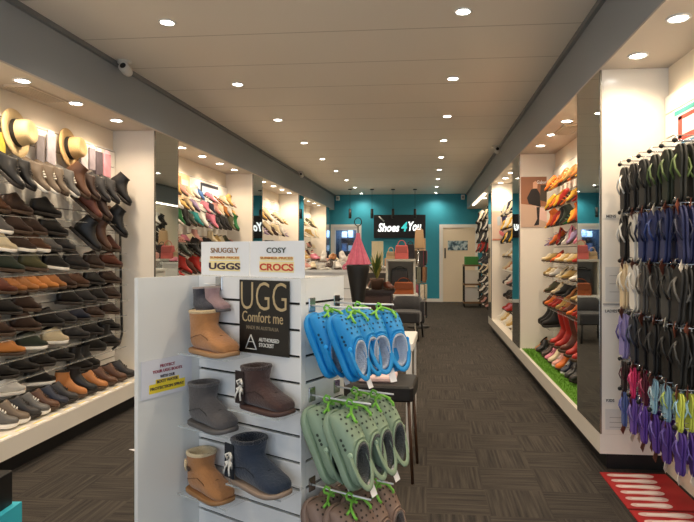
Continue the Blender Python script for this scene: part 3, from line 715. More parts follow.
text('Gabor', 'lettering', PAPER, t, Matrix.Translation((.09, -.0125, .235)) @ Matrix.Rotation(R(90), 4, 'X'), .11, .04, .01)
t = end_poster(xe0, WR-.12, 9.70, 1.58, 2.08, 'photo poster with navy legs on the third right pillar', mat((214, 190, 176), .5, vary=.05, scale=5))
blob([(.0, .25), (.12, .25), (.1, -.02), (.02, -.12), (.04, .0)], -.008, 'navy_legs', mat((48, 50, 92), .5), t)
blob([(-.06, .15), (.0, .17), (.0, .02), (-.05, .0)], -.008, 'grey_figure', mat((180, 195, 210), .5), t)
blob([(-.03, -.08), (.03, -.1), (.1, -.17), (.05, -.2), (-.02, -.14)], -.009, 'pink_shoe', mat((220, 120, 130), .5), t)
blob([(-.14, -.22), (.14, -.22), (.14, -.25), (-.14, -.25)], -.008, 'lower_band', mat((190, 130, 110), .5), t)
# section signs and papers on the near right end panel
DG = mat((70, 68, 66), .5)
def end_sign(word, x, z, label):
    t = empty('section_sign', (x, 3.659, z)); tag(t, label, 'sign')
    b = MB(); b.box(-.05, .05, -.002, 0, -.014, .014); b.build('backing', mat((232, 228, 220), .4), t)
    text(word, 'lettering', DG, t, Matrix.Translation((0, -.003, 0)) @ Matrix.Rotation(R(90), 4, 'X'), None, .018, .02)
end_sign('LADIES', 1.16, 1.02, 'small sign reading LADIES on the near right end panel')
end_sign('KIDS', 1.155, .455, 'small sign reading KIDS on the near right end panel')
end_sign('MENS', 1.16, 1.62, 'small sign reading MENS on the near right end panel')
for z0, z1, n in ((1.08, 1.30, 'upper'), (.27, .40, 'lower')):
    t = empty('notice_sheet', (1.21, 3.659, (z0+z1)/2)); tag(t, '%s pale grey sizing notice on the near right end panel' % n, 'notice', 'sizing notices')
    box('sheet', mat((214, 212, 208), .4), -.085, .085, -.003, 0, -(z1-z0)/2, (z1-z0)/2, t)
    b = MB()
    for k in range(3): b.box(-.06, .06, -.004, -.003, -.05+.035*k*(z1-z0)/.15, -.047+.035*k*(z1-z0)/.15)
    b.build('printed_lines', mat((150, 148, 145), .5), t)
box_t = empty('dividing_rail', (1.25, 3.655, 1.065)); tag(box_t, 'thin grey rail across the near right end panel above the LADIES sign', 'rail')
box('rail', mat((150, 148, 145), .4), -.14, .14, -.004, .002, -.003, .003, box_t)

# red and teal wall poster above the flip-flops
t = poster('wall_poster', 1, WR-.023, 3.19, 2.125, .62, .22, mat((238, 240, 236), .4), 'white poster with red and teal bands above the flip-flops',
  [('red_frame', mat((214, 72, 58), .5), -.5, .42, .20, .30), ('red_frame', mat((214, 72, 58), .5), -.5, .42, -.36, -.22), ('red_frame', mat((214, 72, 58), .5), .34, .42, -.3, .3), ('teal_band', mat((70, 170, 165), .5), -.5, .5, .36, .48), ('blue_line', mat((90, 150, 190), .5), -.5, .36, -.46, -.41)])

# ------------------------------------------------------------------ flip-flops on hooks (near right wall)
def thong_pair(col, strap, tagc, sc_=1.0):
    t = empty('flip_flop_pair')
    for s in (-1, 1):
        T = catmull([(.13, .004), (.122, .026), (.095, .041), (.055, .045), (.0, .038), (-.05, .032), (-.095, .032), (-.118, .02), (-.125, .004)], 3)
        pts = [(x, w_) for x, w_ in T]+[(x, -w_) for x, w_ in reversed(T)]
        off = .006*s; zo = .001 if s > 0 else -.012
        b = MB(); b.loft([[Vector((x*g-.125, y*g*1.0+off, zo+h)) for x, y in pts] for h, g in ((0, .97), (.003, 1), (.008, 1), (.011, .97))])
        so = b.build('sole', mat(col, .6), t)
        top = zo+.011 if s > 0 else zo; q = 1 if s > 0 else -1
        b = MB()
        for yy in (-.036, .036):
            b.tube([(.085-.125, off, top), (.06-.125, off+yy*.25, top+q*.016), (.02-.125, off+yy*.8, top+q*.018), (-.02-.125, off+yy, top)], .005, 6)
        b.build('strap', mat(strap, .4), so)
    b = MB(); b.tube([(-.005, 0, 0), (.012, .0, 0), (.02, .006, 0)], .003, 5); b.build('hanger', mat((210, 210, 205), .3, alpha=.8), t)
    b = MB(); b.box(-.03, .03, -.001, .001, -.03, .03, 0, Matrix.Translation((-.266, 0, .008)) @ Matrix.Rotation(R(50), 4, 'X') @ Matrix.Rotation(R(45), 4, 'Y')); b.tube([(-.235, 0, .006), (-.225, 0, .006)], .002, 4); b.build('swing_tag', mat(tagc, .6), t)
    return t
HK = {}
def wall_hook(x, y, z, L_, label, d=(-1, 0, 0), group='chrome wall hooks', tip=True):
    def mk():
        t = empty('wall_hook')
        b = MB(); b.tube([(0, 0, 0), (L_*.5, 0, 0), (L_, 0, .004)], .0035, 8); b.build('prong', STEEL if tip else WHITE2, t)
        b = MB() if tip else None
        if tip: b.tube([(0, 0, .026), (L_*.97, 0, .028), (L_*.99, 0, .026), (L_, 0, .004)], .0028, 6); b.build('ticket_arm', STEEL if tip else WHITE2, t)
        b = MB(); b.rbox(-.004, .004, -.02, .02, -.025, .03, .003); b.build('back_plate', STEEL, t)
        if tip:
            b = MB(); b.lathe([(.003, -.012), (.010, -.008), (.013, 0), (.010, .008), (.003, .012)], 12, M=Matrix.Translation((L_, 0, .006))); b.build('tip', BLACK, t)
        return t
    t = instance(('hook', L_, tip), mk)
    set_mat(t, M3((x, y, z), d, (0, 0, 1))); tag(t, label, 'hook', group); return t
BR = (116, 62, 44)
TROWS = [  # z of hook, name, scale, [(colour name, sole, strap)] per hook, nearest the end panel first
 (1.915, 'top row', 1.08, [('black and white', (28, 27, 28), (225, 225, 220)), ('black', (22, 22, 24), (60, 60, 60)), ('charcoal', (44, 46, 46), (24, 24, 24)), ('black and green', (30, 32, 28), (84, 104, 60)), ('dark green', (30, 40, 28), (84, 104, 56)), ('green and black', (28, 30, 26), (92, 112, 60)), ('black', (25, 25, 26), (84, 104, 56)), ('black', (25, 25, 26), (60, 60, 60)), ('black', (25, 25, 26), (50, 50, 50))]),
 (1.625, 'second row', 1.08, [('black and white', (30, 28, 28), (235, 232, 225)), ('white and black', (215, 212, 205), (28, 28, 30)), ('navy', (40, 52, 100), (30, 36, 70)), ('navy', (36, 46, 92), (50, 70, 130)), ('navy', (34, 44, 88), (30, 36, 60)), ('navy', (38, 44, 84), (30, 34, 60)), ('navy', (34, 42, 86), (30, 36, 70)), ('navy', (34, 42, 86), (30, 36, 70)), ('navy', (34, 42, 86), (30, 36, 70))]),
 (1.335, 'third row', 1.08, [('cream', (216, 196, 160), (235, 228, 212)), ('white', (226, 222, 214), (235, 232, 225)), ('grey', (78, 76, 74), (120, 110, 100)), ('charcoal', (50, 50, 50), (100, 98, 94)), ('grey', (70, 70, 68), (40, 40, 40)), ('black', (34, 34, 34), (100, 98, 94)), ('black', (30, 30, 30), (90, 90, 88)), ('black', (30, 30, 30), (90, 90, 88)), ('black', (30, 30, 30), (90, 90, 88))]),
 (1.035, 'fourth row', 1.08, [('lavender', (142, 134, 190), (120, 110, 170)), ('charcoal', (40, 44, 54), (70, 78, 100)), ('black', (24, 24, 26), (50, 50, 54)), ('black', (22, 22, 24), (60, 60, 60)), ('black', (20, 20, 20), (40, 40, 40)), ('black', (24, 24, 24), (60, 60, 58)), ('black', (24, 24, 24), (60, 60, 58)), ('black', (24, 24, 24), (60, 60, 58)), ('black', (24, 24, 24), (60, 60, 58))]),
 (.745, 'fifth row', .72, [('dark brown', (50, 34, 34), (90, 40, 50)), ('pink', (206, 48, 106), (230, 90, 140)), ('maroon', (90, 30, 50), (200, 90, 120)), ('pale blue', (150, 190, 210), (210, 225, 230)), ('pale blue', (140, 180, 205), (200, 220, 120)), ('yellow and blue', (200, 210, 90), (160, 200, 220)), ('pale blue', (150, 190, 210), (200, 220, 120)), ('pale blue', (150, 190, 210), (200, 220, 120)), ('pale blue', (150, 190, 210), (200, 220, 120))]),
 (.565, 'bottom row', .82, [('blue', (80, 100, 160), (110, 120, 190)), ('violet', (110, 80, 170), (150, 130, 200)), ('purple', (94, 62, 156), (120, 90, 180)), ('purple', (88, 58, 150), (140, 120, 200)), ('purple', (84, 56, 140), (110, 90, 170)), ('purple', (84, 56, 140), (110, 90, 170)), ('purple', (84, 56, 140), (110, 90, 170)), ('purple', (84, 56, 140), (110, 90, 170)), ('purple', (84, 56, 140), (110, 90, 170))]),
]
HY_ = [3.49, 3.34, 3.19, 3.04, 2.89, 2.74, 2.59, 2.44, 2.29]
for ri, (z, rn, s_, cols) in enumerate(TROWS):
    for hi_, y in enumerate(HY_):
        cn, so, st = cols[hi_]
        vis = px_of((1.25, y, z-.1))[0] < 700
        if not vis: continue
        wall_hook(WR-.022, y, z, .33, 'chrome hook holding the %s of flip-flops, %s from the end panel' % (rn, ORD[hi_]))
        for k in range(6):
            x = 1.185+.048*k
            cn2, so2, st2 = cn, so, st
            t = instance(('thong', so2, st2, s_), lambda: thong_pair(so2, st2, BR if (hi_+ri) % 3 else (222, 214, 200)))
            a = random.uniform(-.10, .10)
            X = Vector((random.uniform(-.05, .05), math.sin(a)*.4, 1)); Z = Vector((-1, math.sin(a), 0))
            set_mat(t, M3((x, y+random.uniform(-.004, .004), z-.016), X, Z) @ Matrix.Scale(s_, 4))
            tag(t, '%s flip-flops, %s from the tip, %s hook from end panel, %s' % (cn, ORD[k], ORD[hi_], rn), 'flip-flops', 'flip-flops on the right wall hooks')

# foot-measuring mats
RED = mat((176, 32, 34), .6, bump=.1, scale=200, name='red_mat')
def foot_outline(L_, w_):
    T = catmull([(.5, .1), (.46, .62), (.36, .95), (.2, 1.0), (0, .78), (-.2, .7), (-.36, .72), (-.46, .5), (-.5, .1)], 3)
    return [(x*L_, y*w_/2) for x, y in T]+[(x*L_, -y*w_/2) for x, y in reversed(T)]
for k, (y0, y1) in enumerate(((3.14, 3.64), (2.62, 3.12))):
    t = empty('foot_sizing_mat', (1.285, (y0+y1)/2, 0)); tag(t, ['red foot sizing mat touching the white plinth end', 'nearer red foot sizing mat at the bottom right corner'][k], 'mat', 'foot sizing mats')
    box('mat_base', RED, -.20, .20, -.25, .25, 0, .006, t)
    for j in range(6):
        y = -.205+j*.082; L_ = .22+.012*j
        b = MB(); p = foot_outline(L_, .06); c0 = -.17+L_/2
        b.loft([[Vector((c0+x, y+v, h)) for x, v in p] for h in (.006, .0072)]); b.build('foot_print', mat((226, 196, 190), .6), t)
        b = MB(); p = foot_outline(L_*.72, .030); b.loft([[Vector((c0+x, y+v, h)) for x, v in p] for h in (.0072, .0080)]); b.build('inner_print', mat((240, 226, 222), .6), t)

# ------------------------------------------------------------------ the slatwall stand in the foreground
SA = math.atan2(-.454, .891); cS, sS = math.cos(SA), math.sin(SA)
OX, OY = wc(-.769, 2.405)
def st(u, v, z=0): return Vector((OX+u*cS-v*sS, OY+u*sS+v*cS, z))
SH = 1.295; SW = .566; SD = .27
stand = empty('slatwall_stand', st(0, 0, 0), SA); tag(stand, 'white slatwall stand holding sheepskin boots and foam clogs', 'display stand')
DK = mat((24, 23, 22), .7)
def slat_face(b, axis, a0, a1, off, sgn, z0, z1, pitch, top):
    z = top; 
    b_lo, b_hi = sorted((off, off+sgn*.010))
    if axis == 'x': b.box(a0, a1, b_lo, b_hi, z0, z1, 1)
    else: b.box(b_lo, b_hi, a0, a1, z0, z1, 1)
    b_lo, b_hi = sorted((off+sgn*.010, off+sgn*.022))
    while z > z0:
        lo = max(z-pitch+.006, z0)
        if axis == 'x': b.box(a0, a1, b_lo, b_hi, lo, z-.004, 0)
        else: b.box(b_lo, b_hi, a0, a1, lo, z-.004, 0)
        z -= pitch
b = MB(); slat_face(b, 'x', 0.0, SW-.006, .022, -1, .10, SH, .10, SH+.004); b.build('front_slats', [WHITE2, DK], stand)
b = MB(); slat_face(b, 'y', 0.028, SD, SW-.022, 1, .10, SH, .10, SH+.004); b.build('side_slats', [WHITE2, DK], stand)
b = MB(); b.box(SW-.006, SW+.001, -.001, .026, 0, SH+.001); b.box(SW-.024, SW, SD, SD+.006, 0, SH+.001); b.build('edge_trim', WHITE2, stand)
b = MB(); b.box(.0, SW-.024, .023, SD, .10, SH-.002); b.build('core_panel', WHITE2, stand)
b = MB(); b.box(-.022, -.001, -.293, .022, 0, SH+.001); b.box(-.022, 0, .022, SD+.006, 0, SH+.001); b.build('side_wing', mat((228, 230, 228), .4), stand)
b = MB(); b.box(0, SW, -.02, SD, 0, .10); b.build('base_box', WHITE2, stand)

# clear shelves with boots
SUEDE_LAB = []
def boot_shelf(u, z, label, w_=.28, d=.125):
    t = empty('boot_shelf', st(u, -.001, z-.006), SA); tag(t, label, 'shelf', 'clear boot shelves on the stand')
    b = MB(); b.box(-w_/2, w_/2, -d, 0, 0, .005); b.build('shelf_plate', ACRYL, t)
    b = MB(); b.box(-w_/2, w_/2, -d-.002, -d, -.001, .006); b.build('shelf_lip', mat((200, 208, 208), .15, alpha=.5), t)
def fleece_boot(u, v, z, rot, col, collar, label, trim=None, sole=(170, 130, 90), s_=1.0, hgt=.84):
    o = footwear('fleece', col, sole, fabric(collar, 160, 1.0, .15), True, 'sheepskin_boot')
    o.location = st(u, v, z); o.rotation_euler = (0, 0, SA+rot); o.scale = (s_, s_, s_*hgt)
    tag(o, label, 'boot', 'sheepskin boots on the stand')
    # stitched seams
    b = MB()
    dark = tuple(int(c*.6) for c in col)
    for yy in (-1, 1):
        b.tube([(.055, yy*.048, .062), (.03, yy*.050, .085), (-.01, yy*.0505, .100), (-.05, yy*.050, .088), (-.09, yy*.047, .072)], .0016, 5)
    b.tube([(.048, -.049, .05), (.052, -.036, .082), (.056, 0, .096), (.052, .036, .082), (.048, .049, .05)], .0018, 5)
    b.tube([(-.121, 0, .06), (-.122, 0, .1), (-.12, 0, .15), (-.122, 0, .188)], .004, 6, flat=.5)
    b.build('seam', mat(dark, .9), o)
    if trim == 'bow':
        b = MB()
        for k in (0, 1):
            zz = .15-.035*k
            b.tube([(-.085, -.053, zz), (-.10, -.066, zz-.012), (-.092, -.066, zz-.03), (-.085, -.056, zz-.004), (-.07, -.066, zz-.018), (-.066, -.064, zz-.034), (-.082, -.056, zz)], .004, 6)
        b.tube([(-.088, -.058, .12), (-.10, -.068, .08), (-.106, -.070, .052)], .0035, 6)
        b.tube([(-.084, -.058, .12), (-.078, -.068, .075), (-.072, -.070, .05)], .0035, 6)
        b.build('ribbon', mat((225, 222, 214), .5), o)
        b = MB(); b.box(-.118, -.068, -.0585, -.0535, .03, .185); b.build('rear_panel', mat(dark, .85, bump=.2), o)
    if trim == 'button':
        b = MB()
        b.tube([(-.09, -.052, .175), (-.085, -.058, .15), (-.08, -.056, .12)], .008, 6, flat=.6); b.build('fleece_edge', fabric(collar, 160, 1.0, .15), o)
        MB().lathe([(.012, 0), (.012, .004), (.004, .006)], 14, M=Matrix.Translation((-.06, -.058, .135)) @ Matrix.Rotation(R(90), 4, 'X')).build('button', mat((70, 45, 28), .4), o)
        b = MB(); b.tube([(-.085, -.055, .14), (-.06, -.060, .142), (-.05, -.059, .13), (-.085, -.055, .13)], .0018, 5); b.build('button_loop', mat((60, 40, 26), .6), o)
    return o
TAN = (176, 122, 74)
boot_shelf(.17, 0.985, 'clear shelf under the top tan boot')
fleece_boot(.172, -.075, .986, R(-8), TAN, (224, 196, 150), 'tan sheepskin boot with pale fleece rim, topmost of the left column')
boot_shelf(.17, .69, 'clear shelf under the grey boot')
fleece_boot(.165, -.075, .691, R(-8), (84, 80, 80), (96, 92, 92), 'plain grey sheepskin boot below the top tan boot', None, (98, 94, 92))
boot_shelf(.16, .412, 'clear shelf under the buttoned tan boot')
fleece_boot(.150, -.075, .413, R(-8), TAN, (236, 214, 172), 'buttoned tan sheepskin boot with fleece edge below the grey boot', 'button', (160, 116, 72), .97)
boot_shelf(.44, .80, 'clear shelf under the dark brown boot', .26)
fleece_boot(.455, -.07, .801, R(-4), (68, 46, 42), (60, 42, 38), 'dark brown sheepskin boot with ribbon bow under the black sign', 'bow', (78, 54, 48), .94)
boot_shelf(.44, .514, 'clear shelf under the navy boot')
fleece_boot(.435, -.085, .515, R(-10), (34, 47, 66), (24, 33, 48), 'navy blue sheepskin boot with ribbon bow, bottom right', 'bow', (150, 130, 114), 1.12, .74)
boot_shelf(.12, .065, 'clear shelf under the black boot at the bottom', .26)
fleece_boot(.12, -.085, .066, R(-8), (28, 28, 30), (20, 20, 22), 'black sheepskin boot at the bottom edge, only its top showing', None, (40, 40, 40), .94)
# little baby booties hanging above the tan boot
for k, (u, cn, col) in enumerate(((.070, 'charcoal', (60, 60, 68)), (.128, 'dusty pink', (160, 130, 130)))):
    o = footwear('fleece', col, (90, 84, 84), fabric((190, 170, 160), 160, 1.0, .1), True, 'baby_bootie')
    o.location = st(u+.02, -.045+.012*k, 1.150+.004*k); o.rotation_euler = (0, 0, SA+R(-6)); o.scale = (.52, .52, .48)
    tag(o, 'tiny %s baby bootie hanging high on the slatwall stand' % cn, 'baby bootie', 'baby booties')
wall_hook(*st(.125, -.001, 1.262), .08, 'small hook holding the baby booties', (st(0, -1)-st(0, 0)), 'stand hooks', False)

# black brand sign on the front slats
t = empty('brand_sign', st(.385, -.006, 1.14), SA); tag(t, 'black sign with big gold lettering on the slatwall stand', 'sign')
b = MB(); b.box(-.13, .13, -.006, 0, -.145, .145); b.build('sign_board', mat((18, 18, 18), .35), t)
GOLD = mat((206, 188, 150), .35, metal=.6, name='gold_foil')
RX = Matrix.Rotation(R(90), 4, 'X')
text('UGG', 'large_lettering', GOLD, t, Matrix.Translation((0, -.007, .083)) @ RX, .240, .110, -.012)
text('Comfort me', 'script_lettering', GOLD, t, Matrix.Translation((-.005, -.007, .0)) @ RX, .215, .042, .0)
text('MADE IN AUSTRALIA', 'small_lettering', mat((130, 120, 100), .4), t, Matrix.Translation((-.005, -.007, -.043)) @ RX, .17, .014, .01)
text('AUTHORISED\nSTOCKIST', 'stockist_lettering', mat((225, 225, 220), .4), t, Matrix.Translation((.03, -.007, -.098)) @ RX, .105, .036, .01)
b = MB()
for (p, q) in (((-.093, -.128), (-.065, -.072)), ((-.065, -.072), (-.035, -.128)), ((-.035, -.128), (-.093, -.128)), ((-.079, -.1), (-.05, -.1))):
    b.tube([(p[0], -.0075, p[1]), (q[0], -.0075, q[1])], .004, 6, flat=.3)
b.build('triangle_emblem', mat((225, 225, 220), .4), t)

# two white toppers
YEL = mat((240, 196, 80), .6); NAVYT = mat((60, 40, 62), .6); REDT = mat((206, 74, 50), .6)
for k, (u0, u1, l1, l2, l3, c1, c3, lab) in enumerate(((.005, .29, 'SNUGGLY', 'SUMMER PRICES', 'UGGS', mat((146, 106, 58), .6), NAVYT, 'white topper card reading SNUGGLY, left half on the stand'),
                                        (.295, .575, 'COSY', 'SUMMER PRICES', 'CROCS', mat((48, 58, 40), .6), REDT, 'white topper card reading COSY, right half on the stand'))):
    t = empty('topper_card', st((u0+u1)/2, .012, SH+.002), SA); tag(t, lab, 'sign', 'topper cards'); h = (u1-u0)/2
    b = MB(); b.box(-h, h, -.004, 0, 0, .142); b.build('card', mat((236, 238, 240), .35), t)
    b = MB(); b.box(-h, h, -.03, .03, -.0015, .002); b.build('card_foot', ACRYL, t)
    b = MB(); b.box(-h*.62, h*.62, -.0048, -.004, .065, .081); b.box(-h*.64, h*.64, -.0048, -.004, .02, .062); b.build('yellow_band', mat((246, 228, 168), .6), t)
    text(l1, 'top_line', c1, t, Matrix.Translation((0, -.0055, .106)) @ RX, h*1.15 if k == 0 else h*.72, .021, .01)
    text(l2, 'middle_line', mat((196, 120, 50), .6), t, Matrix.Translation((0, -.0055, .076)) @ RX, h*1.2, .009, .02)
    text(l3, 'big_line', c3, t, Matrix.Translation((0, -.0055, .040)) @ RX, h*1.3 if k == 0 else h*1.25, .028, .03)
# protection spray notice on the side wing
t = empty('notice_sheet', st(.001, -.162, .895), SA); tag(t, 'white notice with red and yellow writing on the stand side wing', 'notice')
t.rotation_euler = (0, 0, SA+R(90))
b = MB(); b.box(-.12, .12, -.003, -.001, -.075, .075); b.build('sheet', mat((226, 228, 236), .4), t)
b = MB(); b.box(-.085, .085, -.0035, -.003, -.058, -.022); b.box(-.055, .055, -.0035, -.003, -.022, -.006); b.build('yellow_shape', mat((244, 220, 60), .6), t)
MAR = mat((150, 40, 70), .6); DKT = mat((60, 50, 70), .6)
for s_, z, w_, m_ in (('PROTECT', .046, .07, MAR), ('YOUR UGG BOOTS', .026, .14, MAR), ('WITH OUR', .004, .07, DKT), ('BOOT WATER', -.015, .1, DKT), ('PROTECTION SPRAY', -.040, .16, DKT)):
    text(s_, 'writing', m_, t, Matrix.Translation((0, -.0042, z)) @ RX, w_, .012, .02)

# ------------------------------------------------------------------ foam clogs on the stand's side hooks
def clog_pair(col, fleece, lab, spread=.056, tagged=True):
    t = empty('clog_pair')
    cm = mat(col, .55, bump=.05, scale=60, name='foam'); dm = mat(tuple(int(c*.45) for c in col), .8)
    for s in (-1, 1):
        S = catmull(SECS['clog'], 4); n = 32
        rings = [[v+Vector((0, s*spread, .004)) for v in sec_ring(q, n, .85)] for q in S]
        b = MB(); b.loft(rings, True, False)
        # ventilation holes: their inner shade is coloured in as flat dark discs
        def disc(i, k, r):
            p = rings[i][k]; du = rings[min(i+1, len(rings)-1)][k]-rings[i-1][k]; dv = rings[i][(k+1) % n]-rings[i][k-1]
            nn = du.cross(dv).normalized(); c0 = sum(rings[i], Vector())/n
            if nn.dot(p-c0) < 0: nn = -nn
            a1 = du.normalized(); a2 = nn.cross(a1)
            b.add([p+nn*.0012+a1*r*math.cos(q)+a2*r*math.sin(q) for q in [2*math.pi*j/10 for j in range(10)]], [tuple(range(10))], 1)
        for i in (6, 8, 10, 12, 14):
            for k in ((13, 16, 19) if i % 4 else (12, 14, 16, 18, 20)): disc(i, k, .0046)
        for i in (14, 16, 18):
            for k in (8, 24): disc(i, k, .006)
        cl = b.build('clog', [cm, dm], t)
        sb = MB(); sole_mesh('clog', .026, 1.0, 0, sb); sb.v = [(x, y+s*spread, z-.004) for x, y, z in sb.v]; sb.build('sole', cm, cl)
        cx = sum(rings[-1], Vector())/n; nrm = (rings[-1][0]-rings[-1][n//2]).cross(rings[-1][n//4]-rings[-1][3*n//4]).normalized()
        if nrm.z < 0: nrm = -nrm
        ins = lambda g, d: [cx+(v-cx)*g+nrm*d for v in rings[-1]]
        MB().loft([ins(1.0, 0), ins(1.05, .002), ins(1.05, .008), ins(.97, .010), ins(.92, .004)], False, False).build('collar', cm, cl)
        MB().loft([ins(.95, .006), ins(.93, .011), ins(.82, .009), ins(.76, -.006), ins(.70, -.028), ins(.5, -.045)], False, True).build('lining', fleece, cl)
        # heel strap swung behind the heel, with rivets
        b = MB(); pts = []
        for j in range(13):
            a = math.pi*j/12; pts.append((-.02-.128*math.sin(a), s*spread+.056*math.cos(a), .072-.01*math.sin(a)))
        b.tube(pts, .011, 8, flat=.28, up=None); b.build('heel_strap', cm, cl)
        for q in (-1, 1):
            b = MB(); b.lathe([(.010, 0), (.010, .004), (.005, .006)], 12, M=Matrix.Translation((-.018, s*spread+q*.056, .072)) @ Matrix.Rotation(R(-90*q), 4, 'X'))
            b.build('rivet', mat(tuple(min(255, int(c*1.15)+12) for c in col), .4), cl)
    GR = mat((126, 196, 70), .45, name='green_plastic')
    b = MB(); b.tube([(.135, 0, .082), (.150, 0, .080), (.160, 0, .068), (.152, 0, .052), (.140, 0, .052), (.130, 0, .070), (.120, 0, .090)], .0055, 8)
    for s in (-1, 1):
        b.tube([(.135, 0, .085), (.128, s*.025, .084), (.115, s*.045, .090), (.085, s*.054, .101), (.075, s*.048, .102)], .0055, 8)
        b.tube([(.115, s*.045, .090), (.105, s*.07, .086)], .005, 8)
    b.build('hanger', GR, t)
    if tagged:
        b = MB(); b.box(-.19, -.13, -.018, .018, .034, .0352, 0, Matrix.Translation((0, .0, 0))); b.build('swing_tag', PAPER, t)
    return t
hd = Vector((cS, sS, 0)); dd = Vector((-sS, cS, 0))
def hang_clogs(root, u_out, v, zr, tilt, twist=0, s_=1.0):
    h = (Matrix.Rotation(twist, 4, 'Z') @ hd.to_4d()).to_3d()
    T = Vector((0, 0, 1))*math.cos(tilt)-h*math.sin(tilt); Z = h*math.cos(tilt)+Vector((0, 0, 1))*math.sin(tilt)
    M = M3((0, 0, 0), T, Z)
    hk = M.to_3x3() @ Vector((.150, 0, .062))*s_
    p = st(SW+u_out, v, zr)
    set_mat(root, Matrix.Translation(p-hk+Vector((0, 0, -.004))) @ M @ Matrix.Scale(s_, 4))
FL_W = fabric((196, 206, 224), 170, 1.0, .2); FL_G = fabric((74, 78, 78), 170, 1.0, .3); FL_B = fabric((110, 98, 90), 170, 1.0, .3)
CR = [(1.19, 'upper', 'bright blue', (18, 140, 208), FL_W), (.845, 'middle', 'sage green', (136, 158, 134), FL_G), (.50, 'lower', 'dusty mauve-brown', (134, 112, 100), FL_B)]
for z, rn, cn, col, fl in CR:
    kk = .87 if rn == 'upper' else 1.0
    for hn, v, outs in (('near', .064, (.172, .068)), ('far', .225, (.20, .10) if rn == 'upper' else (.175, .085))):
        wall_hook(*st(SW, v, z), .27, 'white rail hook, %s one of the %s clog row' % (hn, rn), hd, 'stand rail hooks', False)
        for j, uo in enumerate(outs):
            t = instance(('clog', cn), lambda: clog_pair(col, fl, '', .05))
            tw = R(-20 if hn == 'far' and j == 0 and rn == 'upper' else 2)
            hang_clogs(t, uo, v, z, R(24), tw, kk)
            tag(t, 'pair of %s foam clogs on the %s hook, %s' % (cn, hn, ['nearest the rail tip', 'second from the rail tip', 'third from the rail tip'][j]), 'clogs', 'foam clogs on green hangers')

# ------------------------------------------------------------------ middle of the shop
def leg_tube(b, x, y, z0, z1, r=.015): b.box(x-r, x+r, y-r, y+r, z0, z1)
# white table behind the stand
tx, ty = wc(.055, 4.15)
t = empty('white_table', (tx, ty, 0), R(-2)); tag(t, 'small white table with slim legs behind the foam clogs', 'table')
box('table_top', WHITE2, -.5, .22, -.25, .35, .70, .76, t, .01)
box('side_panel', mat((74, 71, 67), .35, name='smoky_panel'), .185, .195, -.2, .3, .02, .70, t)
for x, y in ((-.47, -.22), (.19, -.22), (-.47, .32), (.19, .32)):
    b = MB(); leg_tube(b, x, y, 0, .70, .02); b.build('leg', WHITE2, t)
tx, ty = wc(.10, 3.55)
t = empty('black_stool', (tx-.02, ty, 0), R(-4)); tag(t, 'black padded fitting bench with thin brown legs beside the white table', 'bench')
box('seat', mat((20, 20, 22), .5), -.32, .16, -.18, .18, .49, .585, t, .02)
for x, y in ((-.29, -.15), (.13, -.15), (-.29, .15), (.13, .15)):
    b = MB(); b.tube([(x, y, .49), (x*1.12+.01, y*1.1, 0)], .010, 8); b.build('leg', mat((70, 45, 28), .5), t)
tx, ty = wc(.06, 3.56)
o = box('folded_towel', mat((226, 196, 196), .9, bump=.3, scale=50), tx-.18, tx+.06, ty-.1, ty+.1, .586, .62, None, .015); tag(o, 'pale pink folded cloth lying on the black bench', 'cloth')
# pleated pink scarf on a black tapered form
tx, ty = wc(-.178, 5.0)
t = empty('dress_form', (tx, ty, 0)); tag(t, 'black tapered display form with ring-topped stem in the middle of the shop', 'display form')
MB().lathe([(.035, .80), (.045, .88), (.07, 1.05), (.095, 1.2), (.105, 1.265), (.10, 1.279)], 28).build('tapered_body', BLACK, t)
b = MB(); b.tube([(0, 0, .02), (0, 0, .80)], .016, 10); b.build('stem', BLACK, t)
b = MB(); b.tube([(0, 0, 1.27), (0, 0, 1.625)], .006, 8); b.build('upper_stem', BLACK, t)
MB().lathe([(.15, 0), (.15, .012), (.03, .025)], 28).build('base', BLACK, t)
b = MB(); b.tube([(.032*math.cos(a), 0, 1.66+.036*math.sin(a)) for a in [2*math.pi*k/20 for k in range(20)]], .005, 6, closed=True); b.build('ring', BLACK, t)
rings = []
for z, r in ((1.282, .100), (1.30, .095), (1.36, .074), (1.42, .052), (1.47, .036), (1.52, .018), (1.56, .015)):
    rings.append([Vector((r*(1+.12*math.sin(9*a)+.08*math.sin(23*a))*math.cos(a), r*(1+.12*math.sin(9*a)+.08*math.sin(23*a))*math.sin(a), z)) for a in [2*math.pi*k/84 for k in range(84)]])
o = MB().loft(rings, False, True).build('pink_scarf', fabric((216, 112, 134), 40, .3, .25), None, (tx, ty, 0)); tag(o, 'pink pleated scarf draped as a cone on the black form', 'scarf')

# low central gondola behind the stand with white shoes on top
def gondola(cx, cy, w_, d_, h_, label, rz=0):
    t = empty('shoe_gondola', (cx, cy, 0), rz); tag(t, label, 'display unit')
    box('cabinet_body', WHITE2, -w_/2, w_/2, -d_/2, d_/2, 0, h_-.03, t); box('top', WHITE2, -w_/2-.02, w_/2+.02, -d_/2-.02, d_/2+.02, h_-.03, h_, t)
    b = MB()
    for k in range(8): b.box(-w_/2+.01, w_/2-.01, -d_/2-.003, -d_/2, .12+.12*k, .126+.12*k)
    b.build('slat_groove', mat((110, 108, 105), .6), t); return t
gx, gy = -1.30, 6.7
t = empty('shoe_riser', (gx, gy+.1, 1.181)); tag(t, 'clear riser on top of the middle display unit', 'riser'); box('plate', ACRYL, -.48, .48, -.12, .12, .09, .096, t)
b = MB(); b.box(-.48, -.475, -.12, .12, 0, .09); b.box(.475, .48, -.12, .12, 0, .09); b.box(-.475, .475, .115, .12, 0, .09); b.build('riser_sides', ACRYL, t)
gondola(gx, gy, 1.0, .5, 1.18, 'white display unit with white shoes on top behind the slatwall stand')
